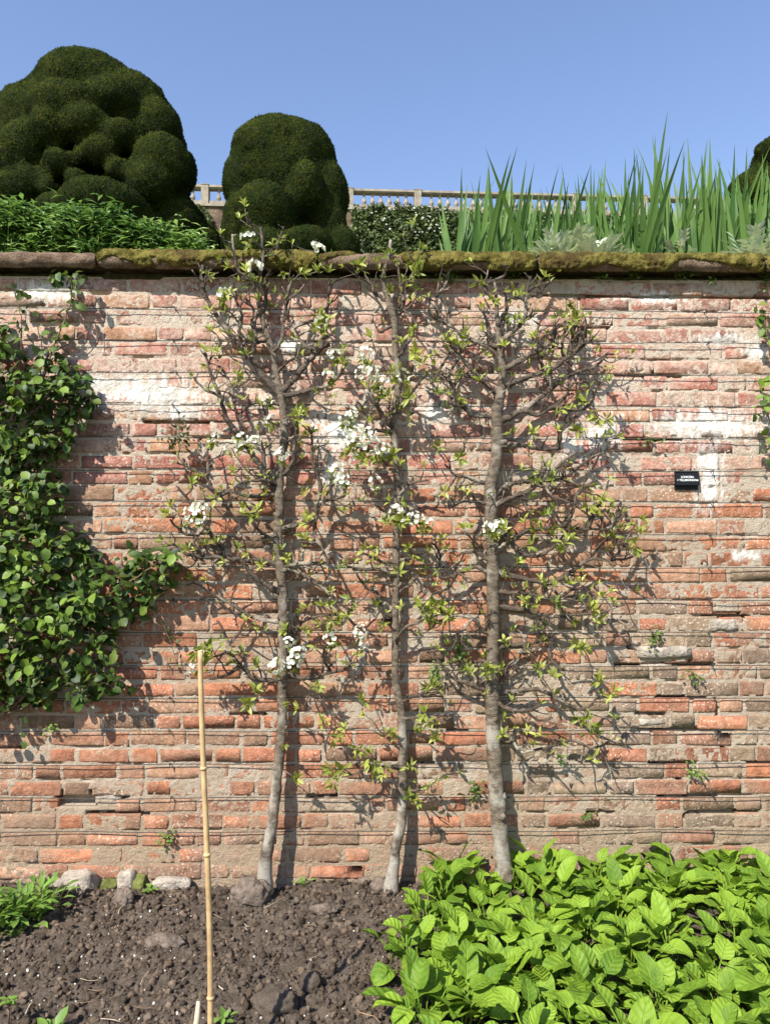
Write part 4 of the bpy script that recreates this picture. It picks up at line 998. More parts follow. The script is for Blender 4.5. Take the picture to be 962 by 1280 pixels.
LF3 = [(700, 400, 0.17, 1.0), (720, 398, 0.17, 1.0), (708, 385, 0.16, 0.95), (738, 418, 0.16, 1.0), (748, 430, 0.15, 1.0), (738, 760, 0.17, 1.15), (742, 772, 0.16, 1.05), (690, 757, 0.15, 0.95), (660, 755, 0.15, 0.95), (735, 905, 0.16, 1.15), (725, 898, 0.15, 1.0), (742, 918, 0.15, 1.0), (765, 865, 0.15, 1.0), (745, 848, 0.14, 1.0),
       (720, 805, 0.15, 1.0), (732, 810, 0.14, 0.9), (675, 835, 0.13, 0.9), (625, 667, 0.17, 1.0), (612, 668, 0.17, 1.0), (575, 575, 0.16, 1.25), (562, 572, 0.15, 1.0), (545, 560, 0.13, 1.0), (548, 755, 0.14, 1.1), (560, 770, 0.14, 1.0), (535, 765, 0.13, 1.0), (560, 810, 0.12, 0.9), (610, 838, 0.15, 0.95), (628, 800, 0.13, 0.8), (545, 855, 0.13, 0.9), (580, 420, 0.12, 1.0), (556, 425, 0.12, 1.05), (540, 445, 0.12, 1.0), (553, 490, 0.1, 0.9), (745, 520, 0.14, 1.0), (755, 528, 0.14, 1.0), (775, 545, 0.12, 0.9), (715, 500, 0.14, 1.0), (735, 502, 0.14, 1.0), (750, 625, 0.15, 1.05), (740, 632, 0.15, 1.0), (795, 650, 0.13, 1.05), (800, 670, 0.13, 1.05), (790, 680, 0.13, 1.0), (705, 680, 0.14, 1.0), (700, 690, 0.14, 0.95), (675, 650, 0.13, 0.9),
       (640, 365, 0.14, 0.9), (620, 375, 0.14, 0.9), (650, 370, 0.14, 0.9), (600, 355, 0.13, 0.9), (660, 540, 0.12, 0.9), (650, 590, 0.13, 0.9), (665, 595, 0.13, 0.9), (720, 540, 0.13, 1.0), (760, 480, 0.13, 1.0), (590, 615, 0.13, 0.9), (690, 600, 0.13, 0.95), (640, 540, 0.12, 0.8)]
pear_tree('right of three pear trees, thickest trunk, densely twigged, behind the broad leaved plants', T3, B3, BL3, LF3, 47, 0.026, 0.46, 290, small=0.6)

# ================================================================== CLIMBERS ON THE WALL
VL = leaf_meshes('leaf', M['vineleaf'], 10, 0.046, 0.034, rows=4, kind='round', fold=0.22, curl=0.5, wavy=0.01, pet=0.006, col=(1, 1, 1))
def climber(label, poly, shoots, n, seed, solo_n, dmax, stems):
    rr = random.Random(seed)
    xs = [p[0] for p in poly]; ys = [p[1] for p in poly]
    cx = sum(xs) / len(xs); base = PX(max(min(cx, 60), -60) if cx < 480 else 975, 880, 0.1)
    t = thing('climbing_plant', (base.x, base.y, 0), label, 'climber', None)
    cand = []
    while len(cand) < n:
        a = rr.uniform(min(xs), max(xs)); b = rr.uniform(min(ys), max(ys))
        if not inpoly(a, b, poly): continue
        edge = min(math.hypot(a - qx, b - qy) for qx, qy in poly)
        inner = min(1.0, edge / 45)
        cand.append((a, b, 0.02 + dmax * (0.35 + 0.65 * inner) * (rr.random() ** 0.6) * (0.55 + 0.45 * vn2(np.array([a / 34.]), np.array([b / 34.]), 5)[0] * 2), 1.0))
    for (a, b, d, s) in shoots: cand.append((a, b, d, s))
    leaves = []
    for a, b, d, s in cand:
        p = PX(a, b, d)
        nrm = Vector((rr.uniform(-0.8, 0.6), -rr.uniform(0.1, 0.9), rr.uniform(0.2, 1.3))).normalized()
        ax = Vector((rr.uniform(-1, 1), rr.uniform(-0.5, 0.1), rr.uniform(-0.8, 0.3)))
        for sg in (1, -1):
            yd = (ax * sg + Vector((0, -0.15, -0.25)) + rv(0.25))
            leaves.append((d, orient(p + rv(0.006), yd, nrm + rv(0.25), s * rr.uniform(0.55, 1.25)), rr.randrange(len(VL)), a))
    leaves.sort(key=lambda q: -(q[0] + (0 if q[3] > 0 and q[3] < 962 else -9)))
    mb = MB()
    for i, (d, Mx, k, a) in enumerate(leaves):
        if i < solo_n: put('leaf', VL[k], t, Mx)
        else:
            me = VL[k]; vs = [Mx @ v.co for v in me.vertices]; uvl = me.uv_layers[0].data; uv = [(0, 0)] * len(vs)
            for l in me.loops: uv[l.vertex_index] = tuple(uvl[l.index].uv)
            tv = rr.uniform(0.45, 1.5); mb.add(vs, [list(f.vertices) for f in me.polygons], uv, (tv * rr.uniform(0.9, 1.25), tv, tv))
    if mb.v: o = mb.build('foliage', M['vineleaf'], t); o['kind'] = 'stuff'
    for poly_, r0, r1, d0, d1 in stems:
        P = [PX(a, b, d0 + (d1 - d0) * i / (len(poly_) - 1)) for i, (a, b) in enumerate(poly_)]
        c = catmull(P, 0.02); c = [p + rv(0.003) for p in c]
        mb = MB(); tube(mb, c, [r0 + (r1 - r0) * i / (len(c) - 1) for i in range(len(c))], 6, jit=0.1); mb.build('stem', M['vinestem'], t)
    return t
sh = []
def shoot(poly, n, d0, d1, s=1.0, spread=9):
    for i in range(n):
        f = i / max(1, n - 1) * (len(poly) - 1); k = min(int(f), len(poly) - 2); u = f - k
        a = poly[k][0] * (1 - u) + poly[k + 1][0] * u; b = poly[k][1] * (1 - u) + poly[k + 1][1] * u
        sh.append((a + rnd.uniform(-spread, spread), b + rnd.uniform(-spread, spread) * 0.7, d0 + (d1 - d0) * i / max(1, n - 1), s * rnd.uniform(0.8, 1.15)))
shoot([(60, 450), (72, 420), (85, 385), (90, 350), (62, 345)], 26, 0.05, 0.10)
shoot([(60, 345), (82, 340), (98, 345)], 8, 0.09, 0.1, 0.9, 5)
shoot([(10, 440), (28, 400), (35, 385), (18, 360)], 14, 0.05, 0.10, 0.9)
shoot([(0, 385), (10, 372), (20, 365)], 4, 0.06, 0.08, 0.8)
shoot([(70, 465), (95, 480), (110, 495)], 12, 0.06, 0.12, 1.0)
shoot([(150, 735), (185, 705), (205, 690)], 14, 0.1, 0.17, 1.1, 14)
shoot([(205, 780), (214, 800), (222, 828)], 6, 0.03, 0.04, 0.45, 4)
shoot([(30, 885), (32, 905), (30, 925)], 4, 0.04, 0.05, 0.8, 5)
climber('big dark green leafy climber covering the left side of the wall', CLIMB, sh, 2500, 61, 300, 0.165,
        [([(-60, 1090), (-50, 960), (-10, 890), (30, 820), (60, 740), (50, 640), (40, 540), (62, 450), (75, 415), (88, 380), (92, 345)], 0.009, 0.003, 0.05, 0.08),
         ([(0, 900), (40, 860), (90, 800), (130, 750), (180, 715), (210, 695)], 0.006, 0.002, 0.05, 0.15), ([(-20, 870), (0, 700), (15, 560), (22, 470), (28, 410), (18, 362)], 0.007, 0.002, 0.05, 0.08),
         ([(-20, 905), (40, 880), (100, 850), (150, 860)], 0.005, 0.002, 0.05, 0.12), ([(30, 520), (70, 495), (108, 495)], 0.004, 0.002, 0.06, 0.12), 
         ([(165, 735), (198, 770), (212, 800), (222, 832)], 0.0022, 0.0012, 0.06, 0.03), ([(45, 455), (100, 420), (118, 402), (122, 430)], 0.003, 0.0015, 0.05, 0.03)])
sh = []
RP = [(955, 372), (1010, 360), (1080, 400), (1080, 590), (1000, 595), (968, 560), (965, 470), (975, 430)]
shoot([(950, 382), (956, 395), (954, 410), (958, 425)], 9, 0.05, 0.09, 0.9, 6)
shoot([(956, 475), (950, 490), (955, 505), (948, 515)], 9, 0.05, 0.1, 0.95, 7)
shoot([(958, 545), (954, 560), (960, 575)], 4, 0.05, 0.08, 0.95, 5)
climber('few dark leaves of a second climber at the right edge of the wall', RP, sh, 55, 67, 200, 0.08,
        [([(1010, 1080), (1000, 800), (985, 600), (968, 500), (962, 440), (952, 385)], 0.008, 0.002, 0.04, 0.06), ([(985, 590), (962, 530), (950, 480)], 0.003, 0.002, 0.04, 0.07)])

# ================================================================== SMALL WEEDS ROOTED IN THE JOINTS
WL = leaf_meshes('leaf', M['weedleaf'], 4, 0.016, 0.011, rows=3, kind='round', fold=0.15, curl=0.5)
def weed(px, py, wpx, hpx, n, label, s=1.0, seed=0, droop=0.0):
    rr = random.Random(seed + 900); mb = MB(); c = PX(px, py, 0.004); k = scale_at(0)
    for i in range(n):
        p = c + Vector((rr.gauss(0, 0.30) * wpx * k, -rr.uniform(0.004, 0.035), rr.gauss(0, 0.30) * hpx * k))
        tube(mb, [c + Vector((0, 0.01, 0)), (c + p) / 2 + Vector((0, -0.006, 0.004)), p], [0.0008] * 3, 3)
        leaf_into(mb, 0.017 * s * rr.uniform(0.7, 1.3), 0.013 * s, 3, 'round', 0.2, 0.5, Mx=orient(p, Vector((rr.uniform(-1, 1), -0.5, rr.uniform(-0.7, 0.5))), Vector((rr.uniform(-.4, .4), -0.6, 0.8))), seed=rr.random())
    o = mb.build('wall_weed', M['weedleaf']); tag(o, label, 'weed', 'small weeds rooted in the brickwork'); return o
for i, q in enumerate([
    (206, 1046, 22, 18, 22, 'little weed in the low brickwork left of the bamboo cane'), (593, 985, 16, 26, 26, 'round leaved green weed on the wall between middle and right trunks'),
    (731, 1018, 18, 12, 14, 'tiny sprig in a joint low on the wall just above the broad leaved plants'), (816, 796, 18, 24, 26, 'upright tuft just above the pale patching stone'),
    (866, 844, 20, 16, 16, 'small sprig at the right end of the open gap under the patching stone'), (862, 962, 26, 18, 20, 'weed in crumbling mortar low on the right of the wall'),
    (808, 550, 18, 14, 12, 'tiny sprig on the white limewash left of the plant label'), (752, 346, 26, 16, 26, 'leftmost pale weed hanging below the right part of the coping'),
    (790, 344, 22, 12, 20, 'weed clinging under the coping, between its two hanging neighbours'), (850, 345, 30, 14, 26, 'broad weed under the coping above the plant label'),
    (888, 352, 14, 10, 10, 'tiny weed under the coping toward the right climber'), (956, 352, 14, 20, 16, 'small leafy weed under the coping beside the right climber'),
    (560, 345, 46, 18, 46, 'dense dark ivy like weed under the coping above the right pear'), (640, 343, 24, 12, 16, 'thin weed under the coping behind the right pear top'),
    (545, 838, 14, 26, 26, 'dark green tuft on the wall between middle and right trunks'), (572, 812, 22, 30, 34, 'thick green tuft on the wall left of the thickest trunk'),
    (700, 945, 12, 10, 8, 'tiny weed low on the wall right of the thickest trunk'), (68, 908, 16, 12, 12, 'tiny weed in a joint just below the left climber'),
    (490, 385, 50, 30, 20, 'dry leafy bunch at the crown of the middle tree')][:18]):
    weed(*q, s=(1.2 if q[4] > 30 else 1.0), seed=i)

# ================================================================== PLANT LABEL
pc = PX(858, 600, 0.012); K = scale_at(0)
pl = thing('plant_label', (pc.x, -0.012, pc.z), 'small black plant label with white lettering fixed to the brick wall', 'label')
w2, h2 = 14.6 * K, 12.0 * K
mb = MB(); box(mb, pc.x - w2, pc.x + w2, -0.006, 0.02, pc.z - h2, pc.z + h2); mb.build('backing', M['plate'], pl, smooth=False)
mb = MB(); z0 = pc.z - h2 * 0.55; z1 = pc.z + h2
mb.add([(pc.x - w2 - .001, -0.010, z1), (pc.x + w2 + .001, -0.010, z1), (pc.x + w2 + .001, -0.024, z0), (pc.x - w2 - .001, -0.024, z0),
        (pc.x - w2 - .001, -0.007, z1), (pc.x + w2 + .001, -0.007, z1), (pc.x + w2 + .001, -0.0075, z0), (pc.x - w2 - .001, -0.0075, z0)],
       [[0, 3, 2, 1], [4, 5, 6, 7], [0, 1, 5, 4], [2, 3, 7, 6], [1, 2, 6, 5], [0, 4, 7, 3]]); mb.build('face_plate', M['plate'], pl, smooth=False)
sl_ = math.atan2(0.014, z1 - z0)
for body, size, dz in (('LONICERA', 0.0140, 0.0085), ('× TELLMANNIANA', 0.0135, -0.0055)):
    cu = bpy.data.curves.new('lettering', 'FONT'); cu.body = body; cu.size = size; cu.align_x = 'CENTER'; cu.align_y = 'CENTER'; cu.extrude = 0.0003; cu.offset = 0.0001
    cu.materials.append(M['ink'])
    zc = pc.z + dz + 0.004; yy = -0.010 - 0.014 * (z1 - zc) / (z1 - z0) - 0.0008
    fo = bpy.data.objects.new('lettering_outline', cu); COL.objects.link(fo)
    fm = bpy.data.meshes.new_from_object(fo.evaluated_get(bpy.context.evaluated_depsgraph_get())); bpy.data.objects.remove(fo)
    put('lettering', fm, pl, Matrix.Translation((pc.x, yy, zc)) @ Matrix.Rotation(math.pi / 2 - sl_, 4, 'X') @ Matrix.Diagonal((0.86, 1, 1, 1)))

# ================================================================== BAMBOO CANE, STUBS
def cane():
    d = 1.16; top = PX(253, 813, d); low = PX(262, 1285, d)
    base = low + (low - top) * 0.12; base.z = min(base.z, -0.03)
    t = thing('bamboo_cane', (base.x, base.y, 0), 'tall straw coloured bamboo cane standing in the bare soil', 'cane')
    n = 40; nodes = [960, 1068, 1247]; nz = [PX(257, y, d).z for y in nodes]
    mb = MB(); pts = []; ra = []
    for i in range(n + 1):
        u = i / n; p = base.lerp(top, u); p.x += 0.006 * math.sin(u * 5); pts.append(p); ra.append(0.0086 - 0.0012 * u)
    tube(mb, pts, ra, 12); mb.build('culm', M['cane'], t)
    for z in nz:
        u = (z - base.z) / (top.z - base.z); p = base.lerp(top, u); p.x += 0.006 * math.sin(u * 5)
        mb = MB(); tube(mb, [p + Vector((0, 0, dz)) for dz in (-0.006, -0.002, 0.001, 0.005)], [0.0083, 0.0108, 0.0112, 0.0083], 12); mb.build('node_ring', M['cane'], t)
    mb = MB(); tube(mb, [top + Vector((0, 0, 0.0)), top + Vector((0, 0, 0.001))], [0.0070, 0.0068], 12); mb.build('cut_end', M['cut'], t)
cane()
g = PX(248, 1252, 1.02); gz = soil_z(g.x, g.y)
mb = MB(); tube(mb, [(g.x - 0.008, g.y, gz - 0.03), (g.x - 0.002, g.y, (g.z + gz) / 2), (g.x, g.y, g.z)], [0.011, 0.009, 0.005], 8, jit=0.12)
tag(mb.build('cut_stub', M['cut']), 'short pale cut stub in the soil beside the bamboo cane', 'stub')

# ================================================================== PLANTS IN THE BED
def rosette(name, pos, label, cat, group, meshes, n, tilt, s, seed, spread=0.02, part='leaf', rise=0.0):
    rr = random.Random(seed); t = thing(name, pos, label, cat, group)
    for i in range(n):
        a = i * 2.39996 + rr.uniform(-0.3, 0.3); e = rr.uniform(*tilt)
        out = Vector((math.cos(a), math.sin(a), 0))
        yd = out * math.cos(e) + Vector((0, 0, math.sin(e)))
        nr = Vector((0, 0, 1)) * math.cos(e) - out * math.sin(e)
        p = Vector(pos) + out * rr.uniform(0, spread) + Vector((0, 0, rr.uniform(0, 0.02 + rise)))
        put(part, rr.choice(meshes), t, orient(p, yd, nr + rv(0.15), s * rr.uniform(0.7, 1.2)))
    return t
# broad-leaved patch: leaves on stalks
def dock_mesh(L, W, pet, seed):
    rr = random.Random(seed); mb = MB()
    lean = rr.uniform(0.75, 1.25)          # stalk rises, blade bends out
    q = [Vector((0, 0, 0)), Vector((0, pet * 0.35 * math.cos(lean), pet * 0.5)), Vector((0, pet * math.cos(lean), pet * math.sin(lean)))]
    c = catmull(q, pet / 4); tube(mb, c, [0.0035] * len(c), 4)
    e = rr.uniform(0.0, 0.8)
    Mx = Matrix.Translation(c[-1]) @ Matrix.Rotation(e, 4, 'X') @ Matrix.Rotation(rr.uniform(-0.35, 0.35), 4, 'Y')
    leaf_into(mb, L, W, 9, 'broad', fold=rr.uniform(0.15, 0.45), curl=rr.uniform(0.3, 1.3), wavy=0.022, half=2, Mx=Mx, seed=seed, twist=rr.uniform(-0.3, 0.3))
    return mb.mesh('leaf', M['dockleaf'])
DM = [dock_mesh(rnd.uniform(0.095, 0.155), rnd.uniform(0.068, 0.10), rnd.uniform(0.03, 0.13), 500 + i) for i in range(24)]
ORD2 = 'first second third fourth fifth sixth seventh eighth ninth tenth eleventh twelfth thirteenth'.split()
rr = random.Random(77); k = 0
plants = []
for j in range(7):
    for i in range(13):
        x = 0.02 + i * 0.185 + rr.uniform(-0.05, 0.05) + (0.09 if j % 2 else 0) ; y = -0.14 - j * 0.175 + rr.uniform(-0.04, 0.04)
        lim = 0.06 + max(0.0, y + 0.45) * 0.55 + max(0.0, -y - 0.5) * 0.05
        if x < lim or x > 2.1: continue
        if y > -0.2 and x < 0.30: continue
        plants.append((x, y, j))
cnt = {}
for (x, y, j) in plants:
    k += 1; cnt[j] = cnt.get(j, 0) + 1
    rosette('broad_leaved_plant', (x, y, soil_z(x, y) - 0.005), 'bright green broad leaved plant, %s from the left in the %s row from the wall' % (ORD2[cnt[j] - 1], ORD2[j]), 'plant', 'broad leaved plants filling the right of the bed', DM, 22, (-0.25, 0.70), rr.uniform(0.60, 0.86), 600 + k, 0.06, rise=0.05)
# the low leaf clump at the left
LC = leaf_meshes('leaf', M['clump'], 6, 0.068, 0.021, rows=4, kind='lance', fold=0.25, curl=0.7)
for (px, py, n, s, lab) in ((20, 1150, 110, 1.15, 'dense clump of narrow green leaves at the left edge of the soil'), (50, 1138, 70, 0.95, 'smaller narrow leaved clump on the right flank of the edge clump'), (-20, 1160, 90, 1.15, 'narrow leaved clump cut off by the left edge of the bed')):
    g = ground_px(px, py); rosette('leafy_clump', g, lab, 'plant', 'narrow leaved clumps', LC, n, (0.35, 1.45), s, int(px) + 5, 0.11, rise=0.075)
SM4 = leaf_meshes('leaf', M['clump'], 4, 0.035, 0.018, rows=3, kind='round', fold=0.2, curl=0.4)
rosette('seedling', ground_px(188, 1112), 'pale rosette seedling under the wall left of the cane', 'seedling', None, SM4, 8, (0.1, 0.8), 1.0, 31, 0.006)
rosette('seedling', ground_px(378, 1106), 'tiny green seedling tuft between the left and middle trunks', 'seedling', None, SM4, 12, (0.1, 1.0), 0.8, 32, 0.03)
rosette('seedling', ground_px(62, 1284), 'low dark leaved seedling at the bottom edge of the soil', 'seedling', None, SM4, 16, (0.1, 0.9), 1.4, 33, 0.03)
rosette('seedling', ground_px(280, 1284), 'small leafy sprig just right of the cane foot', 'seedling', None, SM4, 10, (0.1, 0.9), 0.9, 34, 0.02)
g = ground_px(10, 1282); top = g + Vector((0, 0, 0.10))
t = thing('sapling', g, 'little stick seedling with a tuft of yellow green leaves at lower left', 'seedling')
mb = MB(); tube(mb, [g - Vector((0, 0, 0.02)), g.lerp(top, 0.5) + Vector((0.003, 0, 0)), top], [0.004, 0.0035, 0.003], 6); mb.build('stem', M['vinestem'], t)
for i in range(14):
    a = i * 2.4; yd = Vector((math.cos(a), math.sin(a), rnd.uniform(-0.1, 0.6)))
    put('leaf', rnd.choice(SM4), t, orient(top - Vector((0, 0, rnd.uniform(0, 0.02))), yd, (0, 0, 1), rnd.uniform(0.6, 1.0)))

# ================================================================== TERRACE ABOVE THE WALL
hx = np.linspace(-60, 60, 201); hy = np.concatenate([[0.40, 0.8], np.linspace(1.2, 31.0, 60), [31.6, 34, 60]])
HX, HY = np.meshgrid(hx, hy)
def hill(y): return np.where(y < 3, ctop - 0.05 + 0.03 * y, np.where(y < 31.7, ctop + 0.04 + (y - 3) * 0.287, ctop + 0.04 + 28.7 * 0.287))
HZ = hill(HY) + (fbm2(HX * 0.5, HY * 0.5, 3, 91) - 0.5) * 0.3 * np.clip((HY - 3) / 4, 0, 1) + (fbm2(HX * 8, HY * 8, 2, 92) - 0.5) * 0.03
ny, nx = HX.shape; a = (np.arange(ny - 1)[:, None] * nx + np.arange(nx - 1)[None]).ravel()
tag(put('terrace_slope', np_mesh('terrace_slope', np.stack([HX, HY, HZ], -1).reshape(-1, 3), np.stack([a, a + 1, a + 1 + nx, a + nx], -1), M['grass'])), kind='structure')

# irises
IB = [ ]
for i in range(14):
    mb = MB(); L = rnd.uniform(0.70, 0.92)
    leaf_into(mb, L, rnd.uniform(0.023, 0.035), 8, 'sword', fold=0.18, curl=rnd.choice([0.05, 0.12, 0.3, 0.6, -0.2, -0.4, 1.1]), seed=i, twist=rnd.uniform(-0.25, 0.25)); IB.append(mb.mesh('blade', M['iris']))
rr = random.Random(91); ip = []
for i in range(42):
    px = 574 + i * 12.0 + rr.uniform(-6, 6); ip.append((px, rr.uniform(0.60, 0.80), 'front', i))
for i in range(24):
    ip.append((588 + i * 17 + rr.uniform(-8, 8), rr.uniform(0.9, 1.2), 'back', i))
ORD = 'first second third fourth fifth sixth seventh eighth ninth tenth eleventh twelfth thirteenth fourteenth fifteenth sixteenth seventeenth eighteenth nineteenth twentieth'.split()
ORD += ['twenty ' + w_ for w_ in ORD[:9]] + ['thirtieth'] + ['thirty ' + w_ for w_ in ORD[:9]] + ['fortieth'] + ['forty ' + w_ for w_ in ORD[:9]]
for (px, y, row, idx) in ip:
    p = PX(px, 300, -y); z = float(hill(np.array([y]))[0]); p = Vector((p.x, y, z))
    t = thing('iris_plant', p, 'sword leaved iris clump, %s from the left in the %s row above the coping' % (ORD[idx], row), 'plant', 'irises along the top of the wall')
    tall = 1.0 + 0.17 * max(0.0, min(1.0, (px - 560) / 330)) ; az_ = rr.uniform(-0.6, 0.6)
    if 640 < px < 780: tall *= 0.90
    for k in range(rr.choice([8, 9, 10])):
        f = rr.uniform(-0.22, 0.22) if rr.random() < 0.92 or idx < 3 else rr.uniform(-0.45, 0.45); ax = Vector((math.cos(az_), math.sin(az_), 0))
        yd = ax * math.sin(f) + Vector((0, rr.uniform(-0.12, 0.12), math.cos(f)))
        nr = Vector((-math.sin(az_) + rr.uniform(-.3, .3), -math.cos(az_), 0)) * 1.0
        put('blade', rr.choice(IB), t, orient(p + ax * f * 0.16 + rv(0.015), yd, nr, tall * rr.uniform(0.74, 1.08)))
# silver plants
SLV = []
for i in range(6):
    mb = MB(); L = 0.15
    leaf_into(mb, L, 0.035, 5, 'lance', 0.3, rnd.uniform(0.3, 1.0), seed=i)
    for s in (-1, 1):
        for f in (0.25, 0.45, 0.62): leaf_into(mb, 0.055, 0.020, 3, 'lance', 0.2, 0.4, Mx=Matrix.Translation((0, L * f, -0.004)) @ Matrix.Rotation(-s * 0.8, 4, 'Z'), seed=i + 9)
    SLV.append(mb.mesh('leaf', M['silver']))
for i, (px, y, n, s, lab) in enumerate(((700, 0.47, 40, 1.0, 'silver grey lobed plant in the gap of the irises, left half'), (738, 0.46, 40, 1.0, 'silver grey lobed plant in the gap of the irises, right half'),
                               (948, 0.47, 40, 1.1, 'silver grey plant on the wall top at the right edge'), (850, 0.46, 16, 0.6, 'little silvery plant at the feet of the right irises'))):
    p = PX(px, 300, -y); p = Vector((p.x, y, float(hill(np.array([y]))[0]) + 0.13)); rosette('silver_plant', p, lab, 'plant', 'silver leaved plants', SLV, n, (0.15, 1.25), s * 1.05, 700 + i, 0.08, rise=0.10)
TF = leaf_meshes('leaf', M['clump'], 5, 0.16, 0.03, rows=5, kind='lance', fold=0.3, curl=0.8)
for i, (px, n, s, lab) in enumerate(((420, 16, 0.85, 'low green tuft on the wall top right of the middle yew'), (325, 12, 0.7, 'small green tuft on the wall top in front of the middle yew'), (545, 18, 0.7, 'low tuft at the left end of the irises'))):
    p = PX(px, 305, -0.5); rosette('leafy_tuft', Vector((p.x, 0.5, float(hill(np.array([.5]))[0]) + 0.13)), lab, 'plant', None, TF, n, (0.4, 1.3), s, 760 + i, 0.05)
# feathery bushes at the left
def bush(px, y, wpx, toppy, n, seed, label):
    rr = random.Random(seed); c = PX(px, 300, -y); zb = float(hill(np.array([y]))[0]); zt = PX(px, toppy, -y).z; w_ = wpx * scale_at(y)
    t = thing('feathery_bush', (c.x, y, zb), label, 'bush', 'feathery bushes on the wall top')
    mb = MB(); st = MB()
    for i in range(n // 9):
        a = rr.uniform(0, 6.28); r = math.sqrt(rr.random()); u = 0.25 + 0.75 * rr.random() ** 0.5
        tip = Vector((c.x + w_ * r * math.cos(a), y + w_ * 0.6 * r * math.sin(a), zb + (zt - zb) * u * (1 - 0.35 * r * r)))
        tube(st, [Vector((c.x + (tip.x - c.x) * 0.4, y + (tip.y - y) * 0.4, zb - 0.03)), tip], [0.003, 0.0015], 4)
        tn = (rr.uniform(0.75, 1.25),) * 3
        if rr.random() < 0.14: tn = (2.2, 1.8, 2.4)
        for k in range(14):
            q = tip + Vector((rr.gauss(0, 0.03), rr.gauss(0, 0.03), rr.gauss(0, 0.025)))
            b = rr.uniform(0, 6.28); yd = Vector((math.cos(b), math.sin(b) - 0.3, rr.uniform(-0.3, 0.7)))
            leaf_into(mb, rr.uniform(0.045, 0.09), rr.uniform(0.015, 0.030), 2, 'lance', 0.3, 0.5, Mx=orient(q, yd, Vector((rr.uniform(-.4, .4), -0.4, 1))), col=tn, seed=k)
    o = mb.build('foliage', M['bushleaf'], t); o['kind'] = 'stuff'
    st.build('stems', M['petiole'], t)['kind'] = 'stuff'
for q in ((10, 0.62, 55, 248, 1500, 1, 'feathery green bush at the far left of the wall top'), (75, 0.66, 50, 252, 1400, 2, 'feathery green bush second from the left end of the wall top'),
          (135, 0.62, 50, 255, 1500, 3, 'feathery bush in front of the big yew mound'), (190, 0.58, 45, 278, 1100, 4, 'lower feathery bush right of the yew mound'), (238, 0.55, 30, 292, 700, 5, 'smallest feathery bush, next to the middle yew'), (-60, 0.7, 60, 250, 900, 6, 'feathery bush left of the picture edge on the wall top')):
    bush(*q)

